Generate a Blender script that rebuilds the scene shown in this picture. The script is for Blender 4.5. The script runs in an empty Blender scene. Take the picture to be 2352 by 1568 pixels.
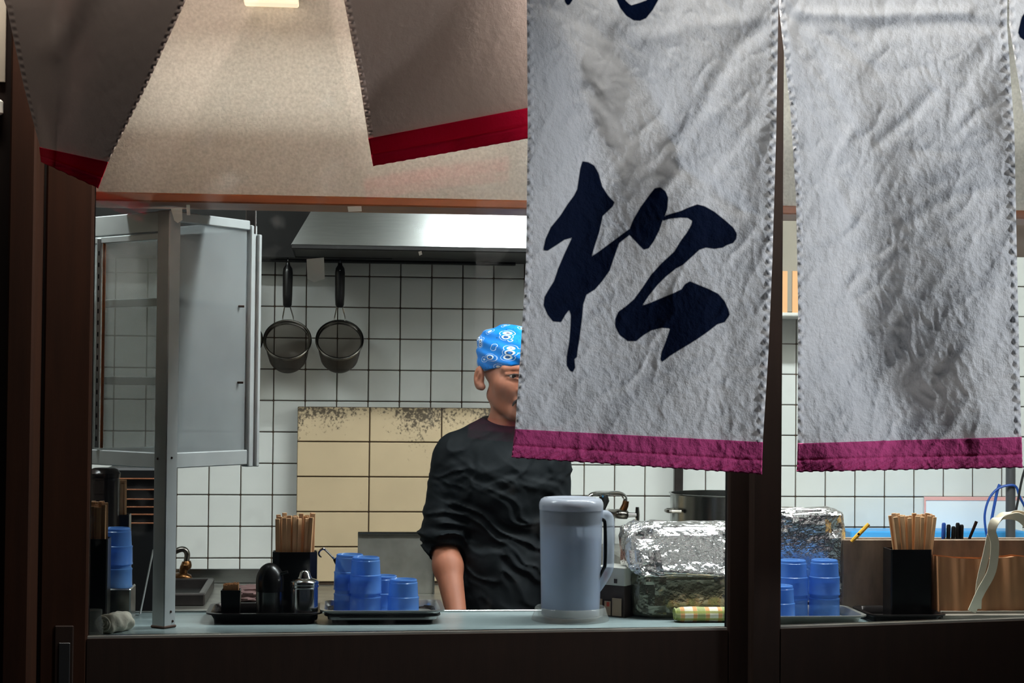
import bpy, bmesh, math, random
import numpy as np
from mathutils import Vector, Matrix, noise as mnoise
random.seed(7)
np.random.seed(7)
SC = bpy.context.scene
COL = SC.collection
# ------------------------------------------------------------------ camera
F = 4000.0                                   # focal length in pixels of the 2352 x 1568 frame
CX, CY = 1176.0, 784.0
YAW, PITCH, ROLL = math.radians(5.8), math.atan(96 / F), math.radians(0.55)
CAM = Vector((0, 0, 1.5))
FW = Vector((math.sin(YAW) * math.cos(PITCH), math.cos(YAW) * math.cos(PITCH), math.sin(PITCH)))
R0 = Vector((math.cos(YAW), -math.sin(YAW), 0))
U0 = R0.cross(FW)
RT = R0 * math.cos(ROLL) + U0 * math.sin(ROLL)
UP = U0 * math.cos(ROLL) - R0 * math.sin(ROLL)
cd = bpy.data.cameras.new('camera')
cd.sensor_width = 36.0
cd.lens = F / 2352 * 36.0
cd.clip_start = 0.05
cam = bpy.data.objects.new('camera', cd)
COL.objects.link(cam)
cam.matrix_world = Matrix(((RT.x, UP.x, -FW.x, CAM.x), (RT.y, UP.y, -FW.y, CAM.y), (RT.z, UP.z, -FW.z, CAM.z), (0, 0, 0, 1)))
SC.camera = cam
# ------------------------------------------------------------------ world, lights, exposure
w = bpy.data.worlds.new('night')
SC.world = w
w.use_nodes = True
w.node_tree.nodes['Background'].inputs[0].default_value = (0.6, 0.75, 1.0, 1)
w.node_tree.nodes['Background'].inputs[1].default_value = 0.018
SC.view_settings.view_transform = 'Standard'
SC.view_settings.look = 'None'
SC.view_settings.gamma = 1.0
SC.view_settings.use_curve_mapping = False
SC.view_settings.exposure = 0.0


def area_light(name, loc, target, size, power, color, spread=math.pi):
    d = bpy.data.lights.new(name, 'AREA')
    d.shape = 'RECTANGLE'
    d.size, d.size_y = size
    d.energy = power
    d.color = color
    d.spread = spread
    o = bpy.data.objects.new(name, d)
    COL.objects.link(o)
    o.location = loc
    o.rotation_euler = (Vector(target) - Vector(loc)).to_track_quat('-Z', 'Y').to_euler()
    return o


def spot_light(name, loc, target, power, color, angle, blend, radius):
    d = bpy.data.lights.new(name, 'SPOT')
    d.energy = power
    d.color = color
    d.spot_size = angle
    d.spot_blend = blend
    d.shadow_soft_size = radius
    o = bpy.data.objects.new(name, d)
    COL.objects.link(o)
    o.location = loc
    o.rotation_euler = (Vector(target) - Vector(loc)).to_track_quat('-Z', 'Y').to_euler()
    return o


# fluorescent tubes over the kitchen (fixtures are built further down at the same places)
TUBES = [((0.98, 4.03, 2.55), 1.2, 42.0), ((2.40, 4.10, 2.55), 1.2, 33.0), ((-0.78, 4.03, 2.55), 0.9, 18.0)]  # the short last tube is added to brighten the left counter
for (tl, ln, pw) in TUBES:
    area_light('kitchen_tube_light', (tl[0], tl[1], tl[2] - 0.03), (tl[0], tl[1], 0), (ln, 0.07), pw, (0.91, 0.98, 1.0))
# warm strip lamp under the eave, between the curtain and the glass
area_light('eave_strip_light', (0.45, 3.26, 2.56), (0.45, 2.78, 1.80), (2.4, 0.06), 82.0, (1.0, 0.985, 0.91))
# cool lamp of the street, high in front of the right-hand curtain
spot_light('street_lamp_light', (4.3, 0.55, 3.0), (1.05, 3.0, 1.75), 570.0, (0.90, 0.96, 1.0), math.radians(19), 0.55, 0.26)


# ------------------------------------------------------------------ helpers
def at(px, py, Y):
    d = FW * F + RT * (px - CX) - UP * (py - CY)
    return CAM + d * ((Y - CAM.y) / d.y)


def atz(px, py, z):
    d = FW * F + RT * (px - CX) - UP * (py - CY)
    return CAM + d * ((z - CAM.z) / d.z)


def ppm(p):
    return F / (Vector(p) - CAM).dot(FW)


ORI = {}


def spline(path, k=6):
    path = [Vector(p) for p in path]
    n, pts = len(path), []
    for i in range(n - 1):
        p0_, p1_, p2_, p3_ = path[max(i - 1, 0)], path[i], path[i + 1], path[min(i + 2, n - 1)]
        for j in range(k):
            t = j / k
            pts.append(0.5 * ((2 * p1_) + (p2_ - p0_) * t + (2 * p0_ - 5 * p1_ + 4 * p2_ - p3_) * t * t + (3 * p1_ - p0_ - 3 * p2_ + p3_) * t ** 3))
    return pts + [path[-1]]




class MB:
    def __init__(s):
        s.v, s.f = [], []

    def add(s, vs, fs):
        o = len(s.v)
        s.v += [tuple(v) for v in vs]
        s.f += [tuple(i + o for i in f) for f in fs]
        return s

    def box(s, lo, hi, bev=0.0, mat=None, seg=1):
        lo, hi = Vector(lo), Vector(hi)
        bm = bmesh.new()
        bmesh.ops.create_cube(bm, size=1)
        for v in bm.verts:
            v.co = Vector(((lo[i] + hi[i]) / 2 + v.co[i] * (hi[i] - lo[i]) for i in range(3)))
        if bev:
            bmesh.ops.bevel(bm, geom=list(bm.edges), offset=bev, segments=seg, affect='EDGES')
        if mat is not None:
            bm.transform(mat)
        bm.verts.index_update()
        s.add([v.co.copy() for v in bm.verts], [[v.index for v in f.verts] for f in bm.faces])
        bm.free()
        return s

    def lathe(s, prof, c=(0, 0, 0), seg=32, sx=1.0, sy=1.0, mat=None):
        c = Vector(c)
        vs, fs = [], []
        n = len(prof)
        for (r, z) in prof:
            for k in range(seg):
                a = 2 * math.pi * k / seg
                p = Vector((r * math.cos(a) * sx, r * math.sin(a) * sy, z))
                if mat is not None:
                    p = mat @ p
                vs.append(c + p)
        for i in range(n - 1):
            for k in range(seg):
                k2 = (k + 1) % seg
                fs.append((i * seg + k, i * seg + k2, (i + 1) * seg + k2, (i + 1) * seg + k))
        if prof[0][0] > 1e-6:
            fs.append(tuple(reversed(range(seg))))
        if prof[-1][0] > 1e-6:
            fs.append(tuple((n - 1) * seg + k for k in range(seg)))
        return s.add(vs, fs)

    def tube(s, path, r, seg=10, caps=True, flat=1.0):
        path = [Vector(p) for p in path]
        if 4 <= len(path) <= 12:                # hand-laid paths are rounded off
            if isinstance(r, (list, tuple)):
                r = [float(v) for v in np.interp(np.linspace(0, len(r) - 1, (len(r) - 1) * 6 + 1), range(len(r)), r)]
            path = spline(path)
        rs = r if isinstance(r, (list, tuple)) else [r] * len(path)
        vs, fs = [], []
        up = Vector((0, 0, 1))
        t0 = (path[1] - path[0]).normalized()
        if abs(t0.dot(up)) > 0.95:
            up = Vector((1, 0, 0))
        a = t0.cross(up).normalized()
        for i, p in enumerate(path):
            if i == 0:
                t = t0
            elif i == len(path) - 1:
                t = (path[-1] - path[-2]).normalized()
            else:
                t = (path[i + 1] - path[i - 1]).normalized()
            a = (a - t * a.dot(t)).normalized()
            b = t.cross(a)
            for k in range(seg):
                an = 2 * math.pi * k / seg
                vs.append(p + (a * math.cos(an) + b * math.sin(an) * flat) * rs[i])
        for i in range(len(path) - 1):
            for k in range(seg):
                k2 = (k + 1) % seg
                fs.append((i * seg + k, i * seg + k2, (i + 1) * seg + k2, (i + 1) * seg + k))
        if caps:
            fs.append(tuple(reversed(range(seg))))
            fs.append(tuple((len(path) - 1) * seg + k for k in range(seg)))
        return s.add(vs, fs)

    def loft(s, rings, cap0=True, cap1=True, closed=True):
        n = len(rings[0])
        vs = [p for r in rings for p in r]
        fs = []
        for i in range(len(rings) - 1):
            for k in range(n if closed else n - 1):
                k2 = (k + 1) % n
                fs.append((i * n + k, i * n + k2, (i + 1) * n + k2, (i + 1) * n + k))
        if cap0:
            fs.append(tuple(reversed(range(n))))
        if cap1:
            fs.append(tuple((len(rings) - 1) * n + k for k in range(n)))
        return s.add(vs, fs)

    def grid(s, P):
        nu, nv = P.shape[:2]
        vs = P.reshape(-1, 3)
        idx = np.arange(nu * nv).reshape(nu, nv)
        q = np.stack([idx[:-1, :-1], idx[1:, :-1], idx[1:, 1:], idx[:-1, 1:]], -1).reshape(-1, 4)
        return s.add(vs.tolist(), q.tolist())

    def build(s, name, mat, parent=None, origin=None, smooth=35, fixn=True):
        me = bpy.data.meshes.new(name)
        if parent is not None:
            o0 = ORI[parent.name]
        else:
            o0 = Vector(origin) if origin is not None else Vector((0, 0, 0))
        V = np.array(s.v, dtype=np.float64) - np.array(o0)
        me.from_pydata(V.tolist(), [], s.f)
        if fixn:
            bm = bmesh.new()
            bm.from_mesh(me)
            bmesh.ops.recalc_face_normals(bm, faces=bm.faces)
            bm.to_mesh(me)
            bm.free()
        if smooth:
            me.shade_smooth()
            me.set_sharp_from_angle(angle=math.radians(smooth))
        me.materials.append(mat)
        ob = bpy.data.objects.new(name, me)
        COL.objects.link(ob)
        if parent is not None:
            ob.parent = parent
        else:
            ob.location = o0
        ORI[ob.name] = Vector(o0)
        return ob


def empty(name, loc):
    o = bpy.data.objects.new(name, None)
    COL.objects.link(o)
    o.location = loc
    o.empty_display_size = 0.05
    ORI[o.name] = Vector(loc)
    return o


def tag(o, label, cat, group=None, kind=None):
    o['label'] = label
    o['category'] = cat
    if group:
        o['group'] = group
    if kind:
        o['kind'] = kind
    return o


def struct(o, label=None):
    o['kind'] = 'structure'
    if label:
        o['label'] = label
    return o


# ------------------------------------------------------------------ materials
def lin(r, g, b):
    f = lambda c: (c / 255 / 12.92) if c / 255 <= 0.04045 else ((c / 255 + 0.055) / 1.055) ** 2.4
    return (f(r), f(g), f(b), 1)


def M(name, col, rough=0.5, metal=0.0, spec=0.5, var=None, col2=None, bump=None, see=None, emit=None, coat=0.0, stretch=(1, 1, 1), aniso=0.0, translucent=0.0):
    m = bpy.data.materials.new(name)
    m.use_nodes = True
    nt = m.node_tree
    N, L = nt.nodes, nt.links
    bs = N['Principled BSDF']
    out = N['Material Output']
    bs.inputs['Base Color'].default_value = col
    bs.inputs['Roughness'].default_value = rough
    bs.inputs['Metallic'].default_value = metal
    bs.inputs['Specular IOR Level'].default_value = spec
    bs.inputs['Coat Weight'].default_value = coat
    bs.inputs['Anisotropic'].default_value = aniso
    if var or bump:
        tc = N.new('ShaderNodeTexCoord')
        mp = N.new('ShaderNodeMapping')
        mp.inputs['Scale'].default_value = stretch
        L.new(tc.outputs['Object'], mp.inputs['Vector'])
    if var:
        nz = N.new('ShaderNodeTexNoise')
        nz.inputs['Scale'].default_value = var[0]
        nz.inputs['Detail'].default_value = 5
        L.new(mp.outputs[0], nz.inputs['Vector'])
        rp = N.new('ShaderNodeMapRange')
        rp.inputs['From Min'].default_value = 0.3
        rp.inputs['From Max'].default_value = 0.7
        L.new(nz.outputs['Fac'], rp.inputs['Value'])
        mx = N.new('ShaderNodeMix')
        mx.data_type = 'RGBA'
        k = var[1]
        c2 = col2 if col2 else tuple(c * (1 - k) for c in col[:3]) + (1,)
        mx.inputs['A'].default_value = c2
        mx.inputs['B'].default_value = col
        L.new(rp.outputs[0], mx.inputs['Factor'])
        L.new(mx.outputs['Result'], bs.inputs['Base Color'])
    if bump:
        nb = N.new('ShaderNodeTexNoise')
        nb.inputs['Scale'].default_value = bump[0]
        nb.inputs['Detail'].default_value = 4
        L.new(mp.outputs[0], nb.inputs['Vector'])
        bp = N.new('ShaderNodeBump')
        bp.inputs['Strength'].default_value = bump[1]
        bp.inputs['Distance'].default_value = bump[2]
        L.new(nb.outputs['Fac'], bp.inputs['Height'])
        L.new(bp.outputs[0], bs.inputs['Normal'])
    if emit:
        bs.inputs['Emission Color'].default_value = emit[0]
        bs.inputs['Emission Strength'].default_value = emit[1]
    last = bs.outputs[0]
    if translucent:
        tr = N.new('ShaderNodeBsdfTranslucent')
        tr.inputs['Color'].default_value = col
        ms = N.new('ShaderNodeMixShader')
        ms.inputs[0].default_value = translucent
        L.new(last, ms.inputs[1])
        L.new(tr.outputs[0], ms.inputs[2])
        last = ms.outputs[0]
        L.new(last, out.inputs['Surface'])
    if see:
        tp = N.new('ShaderNodeBsdfTransparent')
        tp.inputs['Color'].default_value = see[0]
        ms = N.new('ShaderNodeMixShader')
        ms.inputs[0].default_value = see[1]
        L.new(last, ms.inputs[1])
        L.new(tp.outputs[0], ms.inputs[2])
        L.new(ms.outputs[0], out.inputs['Surface'])
    return m


m_wood_dark = M('dark_stained_wood', lin(27, 15, 9), 0.7, spec=0.15, var=(9, 0.35), stretch=(6, 6, 0.6), bump=(60, 0.1, 0.001))
m_wood_post = M('brown_post_wood', lin(38, 18, 7), 0.75, spec=0.1, var=(7, 0.35), stretch=(6, 6, 0.5), bump=(60, 0.1, 0.001))
m_wood_trim = M('soffit_trim_wood', lin(150, 78, 28), 0.5, var=(8, 0.3), stretch=(0.6, 6, 6))
m_soffit = M('fleck_wallpaper', lin(216, 213, 204), 0.8, var=(150, 0.26), bump=(200, 0.5, 0.002))
m_tile = M('white_glazed_tile', lin(214, 216, 212), 0.16, spec=0.5, var=(14, 0.05), bump=(9, 0.03, 0.004))
m_grout = M('dark_grout', lin(84, 66, 52), 0.9, var=(30, 0.3))
m_plaster = M('painted_plaster', lin(150, 142, 128), 0.85, var=(6, 0.1))
m_floor = M('kitchen_floor_concrete', lin(70, 66, 60), 0.7, var=(5, 0.25))
m_street = M('street_asphalt', lin(38, 38, 40), 0.85, var=(40, 0.4))
m_counter = M('counter_laminate', lin(150, 166, 166), 0.25, var=(7, 0.18), stretch=(0.8, 6, 1))
m_steel = M('brushed_steel', lin(150, 152, 150), 0.22, metal=1.0, var=(30, 0.12), stretch=(0.5, 8, 8))
m_steel_old = M('scuffed_steel', lin(168, 166, 158), 0.42, metal=0.85, var=(16, 0.3))
m_steel_dark = M('dark_pan_steel', lin(88, 82, 80), 0.35, metal=0.9, var=(20, 0.3))
m_soot = M('sooty_metal', lin(17, 15, 13), 0.6, metal=0.2, var=(12, 0.4))
m_chrome = M('chrome', lin(215, 215, 215), 0.14, metal=1.0)
m_brass = M('tarnished_brass', lin(120, 84, 52), 0.28, metal=1.0, var=(30, 0.4))
m_alu = M('aluminium_frame', lin(186, 190, 190), 0.45, metal=0.35, var=(20, 0.12))
m_pane = M('dusty_glass', lin(160, 156, 150), 0.35, see=((0.93, 0.95, 0.95, 1), 0.66), var=(9, 0.25))
m_pane_frost = M('frosted_glass', lin(160, 164, 164), 0.5, see=((0.9, 0.93, 0.95, 1), 0.45), var=(9, 0.15))
m_shelf = M('greenish_shelf_glass', lin(225, 228, 224), 0.3, see=((0.95, 0.97, 0.96, 1), 0.3))
m_screw = M('rusty_screw', lin(70, 46, 34), 0.6, metal=0.5)
m_black = M('black_lacquer', lin(16, 15, 15), 0.28, spec=0.4)
m_blackmatt = M('black_plastic', lin(14, 14, 15), 0.45)
m_rubber = M('black_rubber', lin(18, 17, 17), 0.8)
m_blue = M('blue_translucent_plastic', lin(116, 168, 232), 0.16, see=((0.48, 0.68, 0.94, 1), 0.42), spec=0.7, translucent=0.25)
m_stick = M('pale_bamboo', lin(222, 172, 124), 0.65, var=(25, 0.22), stretch=(6, 6, 0.6))
m_pick = M('toothpick_wood', lin(196, 140, 92), 0.7, var=(80, 0.25))
m_jug = M('smoky_jug_plastic', lin(222, 228, 240), 0.22, translucent=0.35, see=((0.86, 0.90, 0.96, 1), 0.62), var=(6, 0.15))
m_jug_core = M('iced_water', lin(220, 226, 236), 0.4, translucent=0.35, see=((0.8, 0.84, 0.9, 1), 0.05), var=(14, 0.4))
m_jug_lid = M('smoky_lid_plastic', lin(176, 180, 190), 0.18, see=((0.7, 0.74, 0.8, 1), 0.25))
m_clear = M('clear_plastic', lin(200, 200, 194), 0.12, see=((0.95, 0.96, 0.96, 1), 0.72))
m_cardboard = M('white_card', lin(196, 194, 184), 0.7, var=(20, 0.08))
m_card_dark = M('dark_printed_card', lin(60, 46, 42), 0.6, var=(20, 0.2))
m_red = M('red_print', lin(176, 62, 42), 0.6)
m_beige_print = M('beige_print', lin(150, 128, 106), 0.6)
m_foil = M('aluminium_foil', lin(232, 232, 230), 0.2, metal=0.9, bump=(60, 0.9, 0.006))
m_foil_dark = M('foil_in_plastic', lin(150, 148, 132), 0.25, metal=0.8, bump=(50, 0.7, 0.005), var=(10, 0.35))
m_yellow = M('yellow_plastic', lin(232, 176, 56), 0.4)
m_paper = M('white_paper', lin(224, 230, 232), 0.7)
m_pink = M('pink_line_print', lin(226, 168, 160), 0.7)
m_bluetray = M('sky_blue_plastic', lin(70, 160, 224), 0.4)
m_boxwood = M('worn_grey_brown_wood', lin(160, 136, 114), 0.8, var=(14, 0.4), stretch=(3, 3, 1), bump=(50, 0.3, 0.002))
m_leather = M('brown_ribbed_cloth', lin(178, 122, 80), 0.75, var=(6, 0.35), stretch=(7, 3, 0.3))
m_greycloth = M('grey_brown_cloth', lin(150, 138, 124), 0.9, var=(20, 0.2), bump=(90, 0.3, 0.002))
m_strap = M('cream_webbing', lin(214, 200, 176), 0.85, bump=(150, 0.2, 0.001))
m_bluewire = M('blue_cable', lin(24, 70, 150), 0.4)
m_pole = M('grey_pole', lin(92, 92, 94), 0.4, metal=0.5)
m_skin_eye = M('eye_white', lin(176, 160, 148), 0.25)
m_hair = M('dark_grey_hair', lin(46, 36, 32), 0.8, var=(120, 0.4))
m_tape = M('white_tape', lin(244, 246, 242), 0.6, translucent=0.5)
m_smoke = M('smoked_plastic', lin(46, 38, 36), 0.25, see=((0.4, 0.34, 0.32, 1), 0.25))
m_copper = M('copper_edge', lin(150, 96, 66), 0.45, metal=0.6)
m_trouser = M('black_trousers', lin(20, 20, 22), 0.9)
m_towel_w = M('white_towel', lin(214, 208, 190), 0.95, var=(9, 0.15), bump=(200, 0.5, 0.002))
m_mauve = M('mauve_cloth', lin(120, 92, 90), 0.95, var=(20, 0.3), bump=(80, 0.5, 0.003))
m_orange = M('orange_label', lin(222, 164, 110), 0.6)
m_tubeglow = M('fluorescent_tube', lin(240, 250, 248), 0.4, emit=((0.93, 1, 0.98, 1), 6.0))
m_warmglow = M('warm_diffuser', lin(250, 230, 200), 0.4, emit=((1.0, 0.80, 0.58, 1), 0.9))
m_fixture = M('white_enamel', lin(205, 205, 198), 0.4)


def mat_glass():
    m = bpy.data.materials.new('window_glass')
    m.use_nodes = True
    nt = m.node_tree
    N, L = nt.nodes, nt.links
    out = N['Material Output']
    N.remove(N['Principled BSDF'])
    tp = N.new('ShaderNodeBsdfTransparent')
    tp.inputs[0].default_value = (0.96, 0.97, 0.965, 1)
    gl = N.new('ShaderNodeBsdfGlossy')
    gl.inputs['Roughness'].default_value = 0.03
    fr = N.new('ShaderNodeFresnel')
    fr.inputs['IOR'].default_value = 1.35
    ms = N.new('ShaderNodeMixShader')
    L.new(fr.outputs[0], ms.inputs[0])
    L.new(tp.outputs[0], ms.inputs[1])
    L.new(gl.outputs[0], ms.inputs[2])
    # smears of dust on the pane
    df = N.new('ShaderNodeBsdfDiffuse')
    df.inputs[0].default_value = (0.6, 0.62, 0.62, 1)
    tc = N.new('ShaderNodeTexCoord')
    n1 = N.new('ShaderNodeTexNoise')
    n1.inputs['Scale'].default_value = 14
    n1.inputs['Detail'].default_value = 3
    L.new(tc.outputs['Object'], n1.inputs['Vector'])
    mr = N.new('ShaderNodeMapRange')
    mr.inputs['From Min'].default_value = 0.62
    mr.inputs['From Max'].default_value = 0.80
    mr.inputs['To Max'].default_value = 0.06
    L.new(n1.outputs['Fac'], mr.inputs['Value'])
    m2 = N.new('ShaderNodeMixShader')
    L.new(mr.outputs[0], m2.inputs[0])
    L.new(ms.outputs[0], m2.inputs[1])
    L.new(df.outputs[0], m2.inputs[2])
    L.new(m2.outputs[0], out.inputs['Surface'])
    return m


m_glass = mat_glass()


def mat_ytile():
    m = M('yellow_stained_tile', lin(198, 176, 142), 0.45, var=(5, 0.14))
    nt = m.node_tree
    N, L = nt.nodes, nt.links
    bs = N['Principled BSDF']
    src = bs.inputs['Base Color'].links[0].from_socket
    ge = N.new('ShaderNodeNewGeometry')
    fine = N.new('ShaderNodeTexNoise')
    fine.inputs['Scale'].default_value = 130
    fine.inputs['Detail'].default_value = 4
    L.new(ge.outputs['Position'], fine.inputs['Vector'])
    big = N.new('ShaderNodeTexNoise')
    big.inputs['Scale'].default_value = 7.5
    big.inputs['Detail'].default_value = 2
    L.new(ge.outputs['Position'], big.inputs['Vector'])
    sep = N.new('ShaderNodeSeparateXYZ')
    L.new(ge.outputs['Position'], sep.inputs[0])
    gz = N.new('ShaderNodeMapRange')          # soot gathers on the two top rows
    gz.inputs['From Min'].default_value = 1.20
    gz.inputs['From Max'].default_value = 1.44
    gz.inputs['To Min'].default_value = -0.28
    gz.inputs['To Max'].default_value = 0.20
    L.new(sep.outputs['Z'], gz.inputs['Value'])
    a = N.new('ShaderNodeMath')
    a.operation = 'ADD'
    L.new(fine.outputs['Fac'], a.inputs[0])
    L.new(gz.outputs[0], a.inputs[1])
    b = N.new('ShaderNodeMath')
    b.operation = 'MULTIPLY_ADD'
    b.inputs[1].default_value = 0.9
    L.new(big.outputs['Fac'], b.inputs[0])
    L.new(a.outputs[0], b.inputs[2])
    mr = N.new('ShaderNodeMapRange')
    mr.inputs['From Min'].default_value = 1.02
    mr.inputs['From Max'].default_value = 1.20
    mr.inputs['To Max'].default_value = 0.85
    L.new(b.outputs[0], mr.inputs['Value'])
    mx = N.new('ShaderNodeMix')
    mx.data_type = 'RGBA'
    mx.inputs['B'].default_value = lin(40, 32, 24)
    L.new(mr.outputs[0], mx.inputs['Factor'])
    L.new(src, mx.inputs['A'])
    L.new(mx.outputs['Result'], bs.inputs['Base Color'])
    return m


m_ytile = mat_ytile()  # soot-stained


def mat_cloth(name, col, ink=True, trans=0.075, fine=1.0):
    m = bpy.data.materials.new(name)
    m.use_nodes = True
    nt = m.node_tree
    N, L = nt.nodes, nt.links
    bs = N['Principled BSDF']
    out = N['Material Output']
    bs.inputs['Roughness'].default_value = 0.9
    bs.inputs['Specular IOR Level'].default_value = 0.15
    tc = N.new('ShaderNodeTexCoord')
    nz = N.new('ShaderNodeTexNoise')
    nz.inputs['Scale'].default_value = 72
    nz.inputs['Detail'].default_value = 6
    nz.inputs['Roughness'].default_value = 0.62
    L.new(tc.outputs['Object'], nz.inputs['Vector'])
    bp = N.new('ShaderNodeBump')
    bp.inputs['Strength'].default_value = 0.85 * fine
    bp.inputs['Distance'].default_value = 0.006
    L.new(nz.outputs['Fac'], bp.inputs['Height'])
    L.new(bp.outputs[0], bs.inputs['Normal'])
    base = None
    if ink:
        at_ = N.new('ShaderNodeAttribute')
        at_.attribute_name = 'ink'
        mr = N.new('ShaderNodeMapRange')
        mr.inputs['From Min'].default_value = -1.4
        mr.inputs['From Max'].default_value = 1.4
        L.new(at_.outputs['Fac'], mr.inputs['Value'])
        mx = N.new('ShaderNodeMix')
        mx.data_type = 'RGBA'
        mx.inputs['A'].default_value = lin(5, 17, 42)
        mx.inputs['B'].default_value = col
        L.new(mr.outputs[0], mx.inputs['Factor'])
        L.new(mx.outputs['Result'], bs.inputs['Base Color'])
        base = mx.outputs['Result']
    else:
        bs.inputs['Base Color'].default_value = col
    tr = N.new('ShaderNodeBsdfTranslucent')
    tr.inputs[0].default_value = col
    if base is not None:
        L.new(base, tr.inputs[0])
    ms = N.new('ShaderNodeMixShader')
    ms.inputs[0].default_value = trans
    L.new(bs.outputs[0], ms.inputs[1])
    L.new(tr.outputs[0], ms.inputs[2])
    L.new(ms.outputs[0], out.inputs['Surface'])
    return m


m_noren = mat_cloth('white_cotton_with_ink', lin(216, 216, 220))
m_noren_dimmed = mat_cloth('white_cotton_dimmed', lin(176, 156, 146), ink=False, fine=0.35, trans=0.02)  # white cloth; its dim warm light is put into the colour
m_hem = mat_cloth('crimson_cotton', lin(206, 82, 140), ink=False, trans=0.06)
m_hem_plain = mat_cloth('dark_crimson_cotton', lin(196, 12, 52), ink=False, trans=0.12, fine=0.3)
m_thread = M('crimson_thread', lin(120, 30, 70), 0.9)

# ------------------------------------------------------------------ the building
ZC = 1.5 - 0.534                               # counter top
YG = 3.45                                      # plane of the left sash
YS = 3.75                                      # face of the soffit
YW = 5.60                                      # tiled back wall
XL, XR, ZCEIL = -1.55, 3.3, 2.8


def slab(name, lo, hi, mat, bev=0.0, label=None):
    return struct(MB().box(lo, hi, bev).build(name, mat, origin=((lo[0] + hi[0]) / 2, (lo[1] + hi[1]) / 2, lo[2])), label)


slab('floor', (XL - 0.1, 3.38, -0.1), (XR + 0.1, YW + 0.2, 0.0), m_floor)
slab('ceiling', (XL - 0.1, 3.38, ZCEIL), (XR + 0.1, YW + 0.2, ZCEIL + 0.1), m_plaster)
slab('wall_left', (XL - 0.1, 3.5, 0.0), (XL, YW, ZCEIL), m_plaster)
slab('wall_right', (XR, 3.5, 0.0), (XR + 0.1, YW, ZCEIL), m_plaster)
slab('street_ground', (-6, -4, -0.1), (7, 3.38, 0.0), m_street)
wall_back = slab('wall_back', (XL, YW, 0.0), (XR, YW + 0.1, ZCEIL), m_grout)
# wall tiles, 100 mm pitch
p0 = at(847, 778, YW)
TX0, TZ0, TP = p0.x, p0.z, 0.1
hs, th = TP / 2 - 0.0016, 0.006
tb = MB().box((-hs, -th, -hs), (hs, 0.0, hs), 0.0022, seg=1)
tme = None
rest = MB()


def proj(P):
    d = Vector(P) - CAM
    k = d.dot(FW)
    return CX + F * d.dot(RT) / k, CY - F * d.dot(UP) / k


pa, pb = at(683, 933, YW), at(1180, 1370, YW)
ntile = 0
for i in range(-30, 40):
    for j in range(-9, 8):
        cx, cz = TX0 + (i + 0.5) * TP, TZ0 + (j + 0.5) * TP
        if cx < XL + 0.05 or cx > XR - 0.05 or cz < 0.55 or cz > 1.93:
            continue
        if pa.x + 0.06 < cx < pb.x - 0.1 and cz < pa.z - 0.08:
            continue
        px, py = proj((cx, YW, cz))
        seen = 170 < px < 2390 and 560 < py < 1440 and not (1240 < px < 1745 and py < 1030) and not (1860 < px < 2300 and py < 1020)
        if px < 410 and py > 1100:
            seen = False
        c = Vector((cx, YW, cz))
        if seen and ntile < 295:
            if tme is None:
                to = tb.build('tile', m_tile, parent=None)
                tme = to.data
            else:
                to = bpy.data.objects.new('tile', tme)
                COL.objects.link(to)
            to.parent = wall_back
            to.location = c - ORI[wall_back.name] + Vector((0, 0, 0))
            to.rotation_euler = (random.uniform(-1, 1) * 0.006, random.uniform(-1, 1) * 0.003, random.uniform(-1, 1) * 0.006)
            ntile += 1
        else:
            rest.box((cx - hs, YW - th, cz - hs), (cx + hs, YW, cz + hs), 0.0022)
rt = rest.build('tile_field', m_tile, parent=wall_back)
rt['kind'] = 'stuff'

# soffit: the boxed wall hanging over the counter, with its wooden edge
zs = at(700, 450, YS).z
sof = slab('wall_soffit', (XL, YS, zs), (XR, YS + 0.13, ZCEIL), m_soffit)
MB().box((XL, YS - 0.006, zs - 0.019), (XR, YS + 0.15, zs), 0.003).build('wood_edge', m_wood_trim, parent=sof)
MB().box((XL, YS + 0.150, zs - 0.016), (XR, YS + 0.175, zs + 0.03), 0.002).build('aluminium_track', m_alu, parent=sof)

# counter along the window
yb = 4.075
ctr = empty('counter', (0.8, 3.8, 0))
MB().box((XL + 0.004, 3.53, ZC - 0.035), (XR - 0.004, yb, ZC), 0.004).build('worktop', m_counter, parent=ctr)
MB().box((XL + 0.004, yb - 0.004, ZC - 0.05), (XR - 0.004, yb + 0.008, ZC + 0.004), 0.002).build('edge_strip', m_steel, parent=ctr)
MB().box((XL + 0.004, 3.56, 0.0), (XR - 0.004, yb - 0.05, ZC - 0.035), 0.0).build('counter_front', m_steel_old, parent=ctr)
tag(ctr, 'long pale grey laminate counter behind the window glass', 'counter')

# ------------------------------------------------------------------ sashes and posts
zb_l0, zb_l1 = at(205, 1467, YG).z, at(1672, 1447, YG).z      # lower edge of the left glass, a little out of level
YR = 3.40
zb_r0, zb_r1 = at(1795, 1444, YR).z, at(2352, 1424, YR).z
ZT = 2.62


def wedge(name, x0, x1, y0, y1, z0, zl, zr, mat, parent):
    mb = MB().add([(x0, y0, z0), (x1, y0, z0), (x1, y1, z0), (x0, y1, z0), (x0, y0, zl), (x1, y0, zr), (x1, y1, zr), (x0, y1, zl)],
                  [(0, 1, 2, 3), (4, 5, 6, 7), (0, 1, 5, 4), (1, 2, 6, 5), (2, 3, 7, 6), (3, 0, 4, 7)])
    return mb.build(name, mat, parent=parent, smooth=0)


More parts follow.
